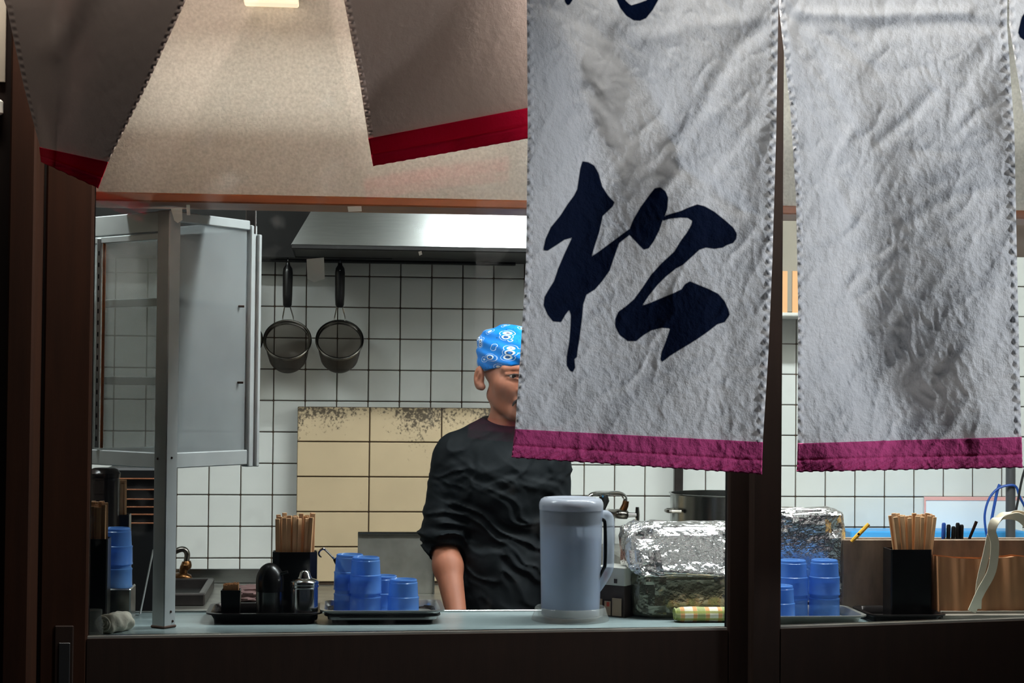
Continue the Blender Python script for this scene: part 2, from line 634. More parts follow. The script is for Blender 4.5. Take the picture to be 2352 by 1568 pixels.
xs0, xs1 = at(97, 1000, YG).x, at(207, 1000, YG).x
xm0, xm1 = at(1673, 1250, YG).x, at(1745, 1250, YG).x
win1 = struct(empty('window_1', ((xs1 + xm0) / 2, YG, 0.0)))
MB().box((xs0, YG, 0.02), (xs1, YG + 0.035, ZT), 0.004).build('stile', m_wood_post, parent=win1)
MB().box((xm0, YG, 0.02), (xm1, YG + 0.035, ZT), 0.004).build('stile', m_wood_dark, parent=win1)
wedge('bottom_rail', xs1, xm0, YG, YG + 0.035, 0.72, zb_l0, zb_l1, m_wood_dark, win1)
wedge('glazing_bead', xs1, xm0, YG + 0.006, YG + 0.03, zb_l0 - 0.01, zb_l0 + 0.004, zb_l1 + 0.004, m_steel_old, win1)
MB().box((xs1, YG + 0.004, 0.02), (xm0, YG + 0.03, 0.72)).build('kick_panel', m_wood_dark, parent=win1)
MB().box((xs1, YG + 0.016, zb_l0 - 0.01), (xm0, YG + 0.020, ZT)).build('pane', m_glass, parent=win1)
pl = at(150, 1500, YG)
dp = MB()
a0, a1 = at(126, 1436, YG), at(170, 1436, YG)
dp.box((a0.x, YG - 0.004, 0.80), (a1.x, YG + 0.001, a0.z), 0.002).build('pull_plate', m_wood_dark, parent=win1)
a0, a1 = at(136, 1475, YG), at(162, 1475, YG)
MB().box((a0.x, YG - 0.006, 0.82), (a1.x, YG - 0.003, a0.z), 0.001).build('pull_recess', m_blackmatt, parent=win1)

xr0, xr1 = at(1728, 1250, YR).x, at(1795, 1250, YR).x
xr2 = at(2352, 1250, YR).x + 0.45
win2 = struct(empty('window_2', ((xr1 + xr2) / 2, YR, 0.0)))
MB().box((xr0, YR, 0.02), (xr1, YR + 0.035, ZT), 0.004).build('stile', m_wood_dark, parent=win2)
MB().box((xr2, YR, 0.02), (xr2 + 0.09, YR + 0.035, ZT), 0.004).build('stile', m_wood_dark, parent=win2)
zr2 = zb_r1 + (zb_r1 - zb_r0) * 0.8
wedge('bottom_rail', xr1, xr2, YR, YR + 0.035, 0.72, zb_r0, zr2, m_wood_dark, win2)
wedge('glazing_bead', xr1, xr2, YR + 0.006, YR + 0.03, zb_r0 - 0.01, zb_r0 + 0.004, zr2 + 0.004, m_steel_old, win2)
MB().box((xr1, YR + 0.004, 0.02), (xr2, YR + 0.03, 0.72)).build('kick_panel', m_wood_dark, parent=win2)
MB().box((xr1, YR + 0.016, zb_r0 - 0.01), (xr2, YR + 0.020, ZT)).build('pane', m_glass, parent=win2)

xj0, xj1 = at(14, 800, 3.36).x, at(76, 800, 3.36).x
slab('trim_1', (xj0, 3.36, 0.0), (xj1, 3.50, ZT), m_wood_post, 0.004)
slab('trim_2', (xj1, 3.46, 0.0), (xs0 + 0.002, 3.50, ZT), m_blackmatt)
slab('wall_front', (-4, 3.40, 0.0), (xj0, 3.52, 3.2), m_wood_dark)
slab('wall_header', (xj0, 3.36, ZT), (XR + 0.1, 3.52, 3.2), m_wood_dark)
slab('wall_front_right', (xr2 + 0.09, 3.40, 0.0), (XR + 0.1, 3.52, ZT), m_wood_dark)
slab('floor_sill', (xj0, 3.38, 0.0), (xr2 + 0.09, 3.50, 0.02), m_wood_dark)
slab('roof_eave', (-1.2, 2.6, 2.9), (XR + 0.1, 3.40, 2.96), m_wood_dark)

# eave strip lamp (out of the picture, above the curtain)
lf = empty('strip_lamp', (0.45, 3.28, 2.58))
MB().box((-0.8, 3.25, 2.585), (1.7, 3.36, 2.64), 0.004).build('housing', m_fixture, parent=lf)
MB().box((-0.78, 3.26, 2.575), (1.68, 3.30, 2.586), 0.002).build('diffuser', m_warmglow, parent=lf)
tag(lf, 'long warm strip lamp under the eave above the curtains', 'lamp')

# notice at the far left
nb = at(0, 15, 3.40)
n1 = at(13, 190, 3.40)
nt_ = MB().box((nb.x - 0.10, 3.394, n1.z), (n1.x, 3.3985, nb.z + 0.02), 0.001).build('wall_notice', m_plaster, origin=(n1.x - 0.05, 3.396, n1.z))
tag(nt_, 'pale paper notice on the wall beside the brown door post', 'notice')
n0, n1 = at(-30, 230, 3.40), at(9, 266, 3.40)
mb = MB().box((n0.x, 3.385, n1.z), (n1.x, 3.3995, n0.z), 0.004)
tag(mb.build('wall_plate', m_fixture, origin=((n0.x + n1.x) / 2, 3.395, n1.z)), 'small white wall plate under the paper notice', 'wall plate')

# tape and labels stuck on the inside of the left pane
YT = YG + 0.0215


def tape(pts, label, name='tape_piece'):
    ps = [at(x, y, YT) for (x, y) in pts]
    n = len(ps)
    vs = [p + Vector((0, 0.0004, 0)) for p in ps] + [p + Vector((0, 0.0016, 0)) for p in ps]
    fs = [tuple(range(n)), tuple(range(n, 2 * n))] + [(i, (i + 1) % n, n + (i + 1) % n, n + i) for i in range(n)]
    c = sum(ps, Vector()) / n
    o = MB().add(vs, fs).build(name, m_tape, origin=(c.x, c.y, min(p.z for p in ps)), smooth=0)
    tag(o, label, 'tape')


tape([(704, 595), (744, 591), (746, 640), (722, 648), (706, 640)], 'white paper tag stuck on the glass between the two strainer handles')
tape([(798, 474), (830, 473), (831, 485), (800, 486)], 'small white tape stuck on the glass under the brown soffit edge')
tape([(392, 478), (418, 478), (419, 505), (408, 512), (400, 506)], 'crumpled white tape stuck on the glass at the cabinet corner')
tape([(428, 470), (436, 470), (437, 494), (429, 494)], 'thin strip of white tape beside the crumpled tape on the glass')
tape([(961, 578), (968, 576), (970, 584), (963, 587)], 'tiny white speck of tape on the glass below the range hood')

# ------------------------------------------------------------------ curtains (noren)
def at_np(px, py, Y):
    fw, rt, up = np.array(FW), np.array(RT), np.array(UP)
    d = fw * F + (px - CX)[..., None] * rt - (py - CY)[..., None] * up
    k = Y / d[..., 1]
    return np.array(CAM) + d * k[..., None]


def seg_dist(X, Y, poly, closed=False):
    best = np.full(X.shape, 1e9)
    n = len(poly)
    for i in range(n if closed else n - 1):
        x0, y0 = poly[i]
        x1, y1 = poly[(i + 1) % n]
        dx, dy = x1 - x0, y1 - y0
        t = np.clip(((X - x0) * dx + (Y - y0) * dy) / (dx * dx + dy * dy + 1e-9), 0, 1)
        best = np.minimum(best, np.hypot(X - x0 - t * dx, Y - y0 - t * dy))
    return best


def inside(X, Y, poly):
    c = np.zeros(X.shape, bool)
    n = len(poly)
    for i in range(n):
        x0, y0 = poly[i]
        x1, y1 = poly[(i + 1) % n]
        cond = (y0 > Y) != (y1 > Y)
        xi = (x1 - x0) * (Y - y0) / ((y1 - y0) if y1 != y0 else 1e-9) + x0
        c ^= cond & (X < xi)
    return c


def vnoise(x, y, seed=0, octs=3):
    rng = np.random.RandomState(seed)
    T = rng.rand(64, 64)
    out = np.zeros(x.shape)
    amp, tot = 1.0, 0.0
    for o in range(octs):
        xi, yi = np.floor(x).astype(int), np.floor(y).astype(int)
        fx, fy = x - xi, y - yi
        fx, fy = fx * fx * (3 - 2 * fx), fy * fy * (3 - 2 * fy)
        g = lambda a, b: T[(a) % 64, (b) % 64]
        out += amp * ((g(xi, yi) * (1 - fx) + g(xi + 1, yi) * fx) * (1 - fy) + (g(xi, yi + 1) * (1 - fx) + g(xi + 1, yi + 1) * fx) * fy)
        tot += amp
        amp *= 0.5
        x, y = x * 2.03 + 7.1, y * 2.03 + 3.7
    return out / tot


def K(pts):      # brush outline taken down in a 2.063x enlargement
    return [(1180 + x / 2.063, 340 + y / 2.063) for (x, y) in pts]


INK_A = [
    K([(325, 62), (352, 66), (382, 82), (402, 118), (420, 182), (450, 228), (478, 256), (470, 276), (422, 322), (405, 400), (385, 460), (370, 512),
       (400, 492), (470, 440), (548, 382), (560, 400), (545, 415), (500, 450), (475, 520), (455, 580), (420, 630), (385, 670), (345, 695), (330, 740),
       (325, 800), (315, 880), (303, 960), (300, 990), (288, 1000), (292, 1040), (280, 1062), (265, 1055), (250, 1030), (250, 990), (262, 920),
       (268, 850), (270, 790), (262, 768), (245, 790), (225, 825), (185, 822), (160, 790), (140, 745), (145, 705), (165, 670), (190, 630), (210, 570),
       (240, 500), (275, 425), (240, 435), (195, 465), (160, 487), (138, 485), (150, 430), (175, 375), (220, 320), (255, 265), (285, 225), (300, 195),
       (308, 140), (315, 95)]),
    K([(548, 385), (565, 340), (600, 280), (640, 225), (668, 190), (695, 185), (720, 205), (732, 235), (728, 290), (715, 325), (705, 345), (690, 390),
       (665, 440), (640, 475), (615, 482), (595, 462), (570, 435), (548, 412)]),
    K([(704, 326), (740, 312), (790, 298), (830, 280), (870, 266), (905, 275), (950, 300), (1000, 340), (1040, 375), (1058, 405), (1055, 430), (1040, 450),
       (1010, 460), (990, 472), (950, 478), (910, 472), (880, 482), (850, 510), (800, 555), (770, 570), (720, 610), (680, 650), (640, 700), (610, 745),
       (640, 735), (700, 710), (760, 685), (795, 668), (810, 645), (835, 630), (870, 645), (920, 665), (970, 690), (1000, 725), (1018, 765), (1024, 790),
       (1000, 825), (965, 835), (920, 870), (870, 905), (830, 930), (780, 960), (740, 985), (715, 1005), (700, 1015), (694, 1000), (700, 965), (720, 915),
       (740, 855), (700, 852), (650, 865), (610, 890), (580, 915), (540, 915), (500, 885), (480, 845), (480, 810), (495, 775), (530, 750), (570, 715),
       (610, 660), (650, 600), (700, 545), (760, 490), (790, 440), (820, 400), (840, 365), (845, 345), (825, 332), (790, 330), (740, 335), (704, 346)]),
    [(1292, -40), (1320, -40), (1318, -4), (1309, 10), (1303, 13), (1297, 4)],
    [(1405, -60), (1516, -60), (1512, 0), (1500, 22), (1484, 42), (1470, 48), (1455, 47), (1438, 36), (1424, 18), (1416, 0)],
]
INK_HOLE_A = [[(1436, 0), (1440, -40), (1496, -40), (1486, 0), (1470, 6), (1450, 12), (1444, 8)]]
INK_C = [[(2346, 40), (2372, 0), (2420, 30), (2410, 110), (2360, 98), (2340, 84), (2338, 74)]]


class Panel:
    def __init__(s, rows, hem, Y0, prof, folds, seed, rough=1.0, ink=(), hole=(), ddep=None, seam=26.0):
        s.r = np.array(rows, float)           # xl, yl, xr, yr  per row
        ym = (s.r[:, 1] + s.r[:, 3]) / 2
        s.v = (ym - ym[0]) / (ym[-1] - ym[0])
        s.vh = s.v[hem]
        s.Y0, s.prof, s.folds, s.seed, s.rough, s.ink, s.hole, s.ddep, s.seam = Y0, prof, folds, seed, rough, ink, hole, ddep, seam

    def pix(s, U, V):
        c = [np.interp(V, s.v, s.r[:, k]) for k in range(4)]
        return c[0] + (c[2] - c[0]) * U, c[1] + (c[3] - c[1]) * U

    def fwd(s, U, V, X, Y):
        ys = [p[0] for p in s.prof]
        skew = 0.05 * np.sin(Y / 130.0 + s.seed)
        vals = [sum(np.interp(U + skew + o_, [q[0] for q in p[1]], [q[1] for q in p[1]]) for o_ in np.linspace(-0.085, 0.085, 11)) / 11 for p in s.prof]
        # smooth blend of the cross profiles down the cloth
        f = np.zeros(U.shape)
        Yc = np.clip(Y, ys[0], ys[-1])
        for i in range(len(ys) - 1):
            m = (Yc >= ys[i]) & (Yc <= ys[i + 1])
            t = (Yc - ys[i]) / (ys[i + 1] - ys[i])
            t = t * t * (3 - 2 * t)
            f = np.where(m, 1.6 * (vals[i] * (1 - t) + vals[i + 1] * t), f)
        for (poly, amp, wd) in s.folds:
            d = seg_dist(X, Y, poly)
            f = f + 0.75 * amp * np.exp(-(d / (wd * 1.2)) ** 2)
        wx, wy = X + 40 * vnoise(X / 90, Y / 90, s.seed + 5), Y + 40 * vnoise(X / 90, Y / 90, s.seed + 6)
        a = vnoise((wx + 0.6 * wy) / 75, (wy - 0.6 * wx) / 150, s.seed, 2)
        b = vnoise((wx - 0.5 * wy) / 26, (wy + 0.5 * wx) / 40, s.seed + 1, 2)
        rid = 1 - np.abs(2 * a - 1)
        rid2 = 1 - np.abs(2 * b - 1)
        f = f + s.rough * (0.0048 * (rid ** 2 - 0.4) + 0.0022 * (rid2 ** 2 - 0.4))
        return f

    def pos(s, U, V, kind='cloth'):
        X, Y = s.pix(U, V)
        f = s.fwd(U, V, X, Y)
        W = s.r[1, 2] - s.r[1, 0]
        if kind == 'seam':
            e = np.minimum(U, 1 - U) * W              # pixels from the edge
            env = np.clip(np.sin(np.pi * np.clip(e / 15.0, 0, 1)), 0, 1)
            f = f + env * (0.0016 + 0.0030 * np.sin(2 * np.pi * Y / s.seam + 1.5 * vnoise(Y / 60, X * 0, s.seed + 9)))
        if kind == 'hem':
            t = (V - s.vh) / (1 - s.vh)
            f = f + 0.0012 - 0.0035 * np.exp(-((t - 0.58) / 0.05) ** 2)
            f = f + np.clip(t - 0.5, 0, 0.5) * s.rough * 0.009 * np.sin(2 * np.pi * (X + 14 * t * 10) / 24 + 2.5 * vnoise(X / 45, Y / 200, s.seed + 11))
        dep = s.Y0 - f
        if s.ddep is not None:
            dep = dep + s.ddep(U, V)
        return at_np(X, Y, dep), X, Y

    def make(s, root, mats, nu, nv):
        c_m, h_m = mats
        W = s.r[1, 2] - s.r[1, 0]
        e = 15.0 / W
        U, V = np.meshgrid(np.linspace(e, 1 - e, nu), np.linspace(0, s.vh, nv), indexing='ij')
        P, X, Y = s.pos(U, V)
        ob = MB().grid(P).build('cloth_panel', c_m, parent=root, smooth=180, fixn=False)
        if s.ink:
            sd = np.full(X.shape, 1e3)
            for pl_ in s.ink:
                d = seg_dist(X, Y, pl_, True)
                sd = np.minimum(sd, np.where(inside(X, Y, pl_), -d, d))
            for pl_ in s.hole:
                d = seg_dist(X, Y, pl_, True)
                sd = np.maximum(sd, np.where(inside(X, Y, pl_), d, -d))
            at_ = ob.data.attributes.new('ink', 'FLOAT', 'POINT')
            at_.data.foreach_set('value', sd.reshape(-1).astype(np.float32))
        elif c_m is m_noren:
            at_ = ob.data.attributes.new('ink', 'FLOAT', 'POINT')
            at_.data.foreach_set('value', np.full(X.size, 100.0, np.float32))
        for (u0, u1) in ((0, e), (1 - e, 1)):
            U, V = np.meshgrid(np.linspace(u0, u1, 8), np.linspace(0, s.vh, int(nv * 1.5)), indexing='ij')
            P, _, _ = s.pos(U, V, 'seam')
            sm = MB().grid(P).build('side_seam', m_seam if c_m is m_noren else c_m, parent=ob, smooth=180, fixn=False)
        U, V = np.meshgrid(np.linspace(0, 1, nu), np.linspace(s.vh, 1, 26), indexing='ij')
        P, _, _ = s.pos(U, V, 'hem')
        hm = MB().grid(P).build('hem_band', h_m, parent=ob, smooth=180, fixn=False)
        so = hm.modifiers.new('thickness', 'SOLIDIFY')
        so.thickness = 0.0015
        return ob


m_seam = mat_cloth('white_cotton_seam', lin(216, 216, 220), ink=False)
YN = 3.0
PA = Panel([(1210, -345, 1789, -345), (1210, 0, 1788, 14), (1212, 300, 1783, 300), (1208, 600, 1774, 600), (1196, 800, 1765, 810), (1183, 985, 1752, 1015), (1175, 1050, 1750, 1088)],
           5, YN,
           [(-345, [(0, 0), (1, 0)]), (0, [(0, 0.012), (0.12, 0.0), (0.3, 0.008), (0.6, 0.004), (1, 0.012)]),
            (200, [(0, 0.040), (0.10, 0.014), (0.2, -0.018), (0.40, 0.030), (0.54, 0.012), (0.75, 0.002), (1, 0.020)]),
            (420, [(0, 0.044), (0.13, 0.012), (0.26, -0.016), (0.45, 0.012), (0.62, 0.028), (0.8, 0.006), (1, 0.022)]),
            (700, [(0, 0.036), (0.18, 0.014), (0.35, 0.004), (0.6, 0.010), (0.72, 0.026), (0.86, 0.012), (1, 0.024)]),
            (1088, [(0, 0.020), (0.2, 0.008), (0.5, 0.012), (0.8, 0.004), (1, 0.014)])],
           [([(1245, 20), (1430, 112), (1500, 210), (1545, 310), (1562, 372)], 0.009, 24),
            ([(1262, 40), (1448, 122), (1520, 215), (1562, 310)], -0.005, 14),
            ([(1785, 30), (1690, 110), (1640, 190), (1600, 270), (1560, 330)], 0.008, 15),
            ([(1350, 205), (1420, 275), (1440, 315)], 0.006, 12),
            ([(1560, 380), (1620, 420), (1700, 478)], 0.008, 13),
            ([(1560, 395), (1520, 440)], 0.006, 11),
            ([(1785, 40), (1600, 60), (1480, 90)], -0.005, 16),
                        ([(1640, 385), (1690, 330), (1740, 260)], 0.004, 11),
            ([(1260, 560), (1330, 900), (1420, 985)], 0.003, 40),
            ([(1720, 480), (1600, 860), (1480, 960)], 0.004, 45)],
           21, 1.0, INK_A, INK_HOLE_A)
PB = Panel([(1789, -345, 2318, -345), (1789, 18, 2313, 55), (1815, 250, 2330, 300), (1828, 450, 2336, 600), (1833, 700, 2341, 800), (1832, 1018, 2346, 1003), (1830, 1083, 2348, 1073)],
           5, YN,
           [(-345, [(0, 0), (1, 0)]), (40, [(0, 0.010), (0.3, 0.004), (0.7, 0.006), (1, 0.010)]),
            (250, [(0, 0.022), (0.1, 0.016), (0.22, -0.006), (0.5, 0.006), (0.8, 0.002), (1, 0.022)]),
            (500, [(0, 0.026), (0.16, 0.012), (0.28, -0.010), (0.52, 0.012), (0.75, 0.026), (0.85, 0.02), (1, 0.026)]),
            (800, [(0, 0.028), (0.2, 0.006), (0.33, -0.020), (0.6, 0.014), (0.84, 0.042), (0.92, 0.034), (1, 0.034)]),
            (960, [(0, 0.024), (0.3, 0.006), (0.45, -0.012), (0.7, 0.014), (0.84, 0.028), (1, 0.018)]),
            (1083, [(0, 0.0), (0.08, 0.004), (0.10, 0.016), (0.5, 0.006), (0.8, 0.012), (1, 0.020)])],
           [([(1800, 25), (1870, 120), (1930, 250), (1965, 310)], 0.007, 14),
            ([(1810, 30), (1930, 100), (2020, 165)], 0.006, 13),
            ([(1800, 30), (1850, 200), (1900, 420), (1960, 500)], -0.006, 18),
            ([(1835, 30), (2000, 36), (2220, 28)], -0.009, 12),
            ([(1970, 75), (2150, 55), (2310, 60)], 0.006, 15),
            ([(2020, 325), (2100, 260), (2140, 215)], 0.007, 12),
            ([(1960, 300), (1925, 350), (1915, 410), (1955, 490)], -0.005, 12),
            ([(2085, 515), (2180, 450), (2290, 430)], 0.005, 13),
            ([(2310, 70), (2240, 140), (2190, 260)], 0.005, 16),
            ([(2100, 345), (2200, 350)], 0.004, 10),
            ([(1950, 655), (1985, 620)], 0.005, 9),
            ([(1930, 620), (1990, 760)], -0.004, 12),
            ([(2220, 860), (2260, 700), (2300, 600)], 0.004, 20)],
           33, 1.0)
PC = Panel([(2318, -345, 2860, -345), (2318, 58, 2856, 60), (2352, 262, 2850, 300), (2392, 500, 2860, 520), (2440, 760, 2880, 780), (2480, 980, 2900, 1000), (2490, 1045, 2905, 1065)],
           5, YN, [(-345, [(0, 0), (1, 0)]), (60, [(0, 0.010), (0.3, 0.0), (1, 0.010)]), (500, [(0, 0.02), (0.3, 0.0), (0.6, 0.02), (1, 0.0)]), (1065, [(0, 0.02), (0.4, 0.0), (1, 0.02)])],
           [], 44, 1.0, INK_C, ())
ra = at(1789, -345, YN)
nor = empty('noren_curtain', (ra.x, YN, at(1500, 1088, YN).z))
PA.make(nor, (m_noren, m_hem), 200, 380)
PB.make(nor, (m_noren, m_hem), 190, 370)
PC.make(nor, (m_noren, m_hem), 70, 140)
tag(nor, 'white cotton shop curtain with navy brush lettering and crimson hem over the window', 'curtain', 'cotton shop curtains')

P2 = Panel([(735, -345, 1290, -345), (790, 0, 1276, -20), (825, 180, 1268, 130), (846, 318, 1262, 238), (857, 381, 1262, 309)], 3, 3.02,
           [(-345, [(0, 0), (1, 0)]), (100, [(0, 0.0), (0.5, 0.012), (1, 0.0)]), (381, [(0, 0.01), (0.5, -0.006), (1, 0.01)])], [], 55, 0.22,
           ddep=lambda U, V: 0.10 * V + 0.06 * (1 - U) * V, seam=17)
P1 = Panel([(-110, -345, 590, -345), (16, 20, 425, 5), (55, 200, 336, 200), (92, 338, 249, 372), (96, 372, 226, 432)], 3, 3.02,
           [(-345, [(0, 0), (1, 0)]), (20, [(0, -0.10), (0.25, 0.01), (0.5, -0.008), (1, 0.0)]), (380, [(0, -0.10), (0.14, 0.01), (0.5, 0.0), (1, 0.01)])],
           [([(215, -60), (150, 60), (118, 110)], -0.02, 26), ([(120, 0), (118, 330)], 0.010, 14)], 66, 0.22,
           ddep=lambda U, V: 0.12 * V, seam=17)
nol = empty('noren_curtain', (at(1000, 0, 3.02).x, 3.05, at(900, 381, 3.1).z))
P2.make(nol, (m_noren_dimmed, m_hem_plain), 90, 140)
P1.make(nol, (m_noren_dimmed, m_hem_plain), 110, 140)
tag(nol, 'plain white shop curtain, dimmed in its colour, with dark crimson hem, swung aside before the soffit', 'curtain', 'cotton shop curtains')
zr = at(1789, -345, YN).z
rod = MB().tube([(-1.1, 3.0, zr + 0.012), (2.2, 3.0, zr + 0.012)], 0.013, 12)
tag(rod.build('curtain_rod', m_wood_post, origin=(0.55, 3.0, zr)), 'wooden rod carrying the shop curtains under the eave', 'rod')
for xb in (-1.0, 2.1):
    mb = MB().box((xb - 0.012, 2.985, zr + 0.02), (xb + 0.012, 3.37, zr + 0.045), 0.002)
    o = mb.build('rod_bracket', m_blackmatt, origin=(xb, 3.37, zr + 0.02))
    tag(o, 'black bracket holding the curtain rod to the beam', 'bracket', 'curtain rod brackets')

# ------------------------------------------------------------------ kitchen: tubes, hood, back counter
for k, (tl, ln, pw) in enumerate(TUBES):
    r = empty('fluorescent_lamp', tl)
    MB().box((tl[0] - ln / 2 - 0.04, tl[1] - 0.06, tl[2] + 0.03), (tl[0] + ln / 2 + 0.04, tl[1] + 0.06, tl[2] + 0.08), 0.004).build('housing', m_fixture, parent=r)
    MB().tube([(tl[0] - ln / 2, tl[1], tl[2] + 0.01), (tl[0] + ln / 2, tl[1], tl[2] + 0.01)], 0.014, 12).build('tube', m_tubeglow, parent=r)
    for sx in (-1, 1):
        MB().box((tl[0] + sx * ln / 2 - 0.012, tl[1] - 0.02, tl[2] - 0.008), (tl[0] + sx * ln / 2 + 0.012, tl[1] + 0.02, tl[2] + 0.03)).build('lamp_holder', m_fixture, parent=r)
        MB().box((tl[0] + sx * 0.4 - 0.01, tl[1] - 0.01, tl[2] + 0.08), (tl[0] + sx * 0.4 + 0.01, tl[1] + 0.01, ZCEIL)).build('hanger', m_fixture, parent=r)
    tag(r, ['fluorescent ceiling lamp in front of the range hood', 'fluorescent ceiling lamp over the pot and faucet', 'short added fluorescent lamp brightening the left end of the counter'][k], 'lamp', 'kitchen ceiling lamps')

YH = 4.90
hb0 = at(668, 562, YH)
zh = hb0.z
hx0, hx1 = hb0.x, at(1470, 575, YH).x
hood = empty('range_hood', ((hx0 + hx1) / 2, 5.25, zh))
tz = zh + 0.52
ins = 0.29
b = [(hx0, YH, zh), (hx1, YH, zh), (hx1, 5.585, zh), (hx0, 5.585, zh)]
t = [(hx0 + ins, YH + 0.135, tz), (hx1 - ins, YH + 0.135, tz), (hx1 - ins, 5.585, tz), (hx0 + ins, 5.585, tz)]
MB().add([b[0], b[1], t[1], t[0]] + [tuple(Vector(p) + Vector((0, 0.004, -0.002))) for p in (b[0], b[1], t[1], t[0])],
         [(0, 1, 2, 3), (4, 5, 6, 7), (0, 1, 5, 4), (1, 2, 6, 5), (2, 3, 7, 6), (3, 0, 4, 7)]).build('front_panel', m_steel, parent=hood, smooth=0)
MB().add([b[0], b[3], t[3], t[0]], [(0, 1, 2, 3)]).build('side_panel', m_soot, parent=hood, smooth=0)
MB().add([b[1], b[2], t[2], t[1]], [(0, 1, 2, 3)]).build('side_panel', m_soot, parent=hood, smooth=0)
MB().box((hx0 + 0.004, YH + 0.006, zh + 0.004), (hx1 - 0.004, 5.585, zh + 0.012)).build('grease_filter', m_soot, parent=hood)
MB().box((hx0, YH - 0.004, zh - 0.012), (hx1, YH + 0.012, zh + 0.002), 0.003).build('front_lip', m_soot, parent=hood)
MB().box((hx0 + ins, YH + 0.135, tz), (hx1 - ins, 5.585, ZCEIL)).build('duct', m_steel_old, parent=hood)
tag(hood, 'stainless steel range hood with a sloped bright front and sooty underside', 'range hood')
slab('trim_3', (XL, 5.42, zh + 0.002), (hx0 + 0.30, 5.597, ZCEIL), m_soot)
rp = (at(560, 600, 5.45), at(860, 604, 5.45))
rail = MB().tube([(hx0 - 0.12, 5.45, zh - 0.006), (hx1 - 0.3, 5.45, zh - 0.006)], 0.006, 10)
tag(rail.build('hanging_rail', m_soot, origin=(0.2, 5.45, zh - 0.012)), 'dark steel rail under the hood that the strainers hang from', 'rail')

ZB = 0.86
bc = empty('back_counter', (0.8, 5.3, 0))
MB().box((XL + 0.004, 4.95, ZB - 0.04), (XR - 0.004, 5.58, ZB), 0.004).build('worktop', m_steel_old, parent=bc)
MB().box((XL + 0.004, 4.99, 0.0), (XR - 0.004, 5.58, ZB - 0.04)).build('base_cabinet', m_steel_dark, parent=bc)
slab('baseboard_back', (XL, 5.582, ZB + 0.002), (XR, 5.593, ZB + 0.045), m_steel)
tag(bc, 'steel back counter along the tiled wall behind the cook', 'counter')
# raised hob at the right
h0 = at(1392, 1256, 5.45)
hobb = MB().box((h0.x, 5.02, ZB), (h0.x + 1.0, 5.57, h0.z), 0.006)
hob = hobb.build('stove_top', m_steel_old, origin=(h0.x + 0.5, 5.3, ZB))
tag(hob, 'raised steel stove top carrying the big pot beside the faucet', 'stove')

# sink basin rim and rag
sk = empty('sink_basin', at(440, 1368, 5.2))
s0, s1 = at(330, 1368, 5.2).x, at(480, 1368, 5.2).x
MB().box((s0, 5.02, ZB), (s1, 5.04, ZB + 0.035), 0.004).build('front_rim', m_steel_dark, parent=sk)
MB().box((s0, 5.40, ZB), (s1, 5.42, ZB + 0.035), 0.004).build('back_rim', m_steel_dark, parent=sk)
MB().box((s1 - 0.02, 5.04, ZB), (s1, 5.40, ZB + 0.035), 0.004).build('side_rim', m_steel_dark, parent=sk)
MB().box((s0, 5.04, ZB), (s0 + 0.02, 5.40, ZB + 0.035), 0.004).build('side_rim', m_steel_dark, parent=sk)
MB().box((s0 + 0.02, 5.04, ZB), (s1 - 0.02, 5.40, ZB + 0.006)).build('basin_floor', m_soot, parent=sk)
tag(sk, 'dark steel sink basin under the brass tap', 'sink')


def blob(name, c, r, mat, seed, amp=0.25, sc=3.0, nu=40, nv=24, p=0.6, parent=None, smooth=60, origin=None, rid=False):
    """soft superellipsoid with noise, resting at its base"""
    vs, fs = [], []
    off = Vector((seed * 3.1, seed * 1.7, seed * 0.9))
    sg = lambda a, e: math.copysign(abs(a) ** e, a)
    for j in range(nv + 1):
        ph = -math.pi / 2 + math.pi * j / nv
        for i in range(nu):
            an = 2 * math.pi * i / nu
            d = Vector((sg(math.cos(ph), p) * sg(math.cos(an), p), sg(math.cos(ph), p) * sg(math.sin(an), p), sg(math.sin(ph), p)))
            nz = mnoise.noise(d * sc + off)
            n2 = mnoise.noise(d * sc * 2.7 + off)
            if rid:
                k = 1 + amp * (0.5 - abs(nz) * 2) + amp * 0.7 * (0.4 - abs(n2) * 2)
            else:
                k = 1 + amp * nz + amp * 0.4 * n2
            q = Vector((d.x * r[0] * k, d.y * r[1] * k, d.z * r[2] * (1 + (k - 1) * (0.8 if d.z > 0 else 0))))
            vs.append(Vector(c) + q)
    for j in range(nv):
        for i in range(nu):
            i2 = (i + 1) % nu
            fs.append((j * nu + i, j * nu + i2, (j + 1) * nu + i2, (j + 1) * nu + i))
    return MB().add(vs, fs).build(name, mat, parent=parent, origin=origin if origin is not None else (c[0], c[1], c[2] - r[2]), smooth=smooth)


rc = at(572, 1380, 5.15)
o = blob('kitchen_rag', (rc.x, 5.15, ZB + 0.02), (0.045, 0.07, 0.02), m_mauve, 3, 0.3)
tag(o, 'crumpled mauve rag lying on the back counter behind the black tray', 'rag')

# yellow tiled panel in front of the wall
YP = 5.53
q0 = at(683, 933, YP)
yp = empty('tiled_panel', (q0.x + 0.35, YP, ZB))
tw = (at(1014, 1000, YP).x - q0.x) / 2
th_ = q0.z - at(683, 1013.5, YP).z
MB().box((q0.x + 0.001, YP + 0.004, ZB), (q0.x + tw * 3 - 0.001, YP + 0.055, q0.z - 0.001), 0.002).build('backing_board', m_grout, parent=yp)
yt = None
for i in range(3):
    for j in range(5):
        zt = q0.z - th_ * j
        zb = max(zt - th_, ZB + 0.001)
        g = 0.0018
        MB().box((q0.x + tw * i + g, YP - 0.004, zb + g), (q0.x + tw * (i + 1) - g, YP + 0.006, zt - g), 0.002).build('tile', m_ytile, parent=yp)
tag(yp, 'yellowed panel of large tiles with black soot stains behind the cook', 'panel')

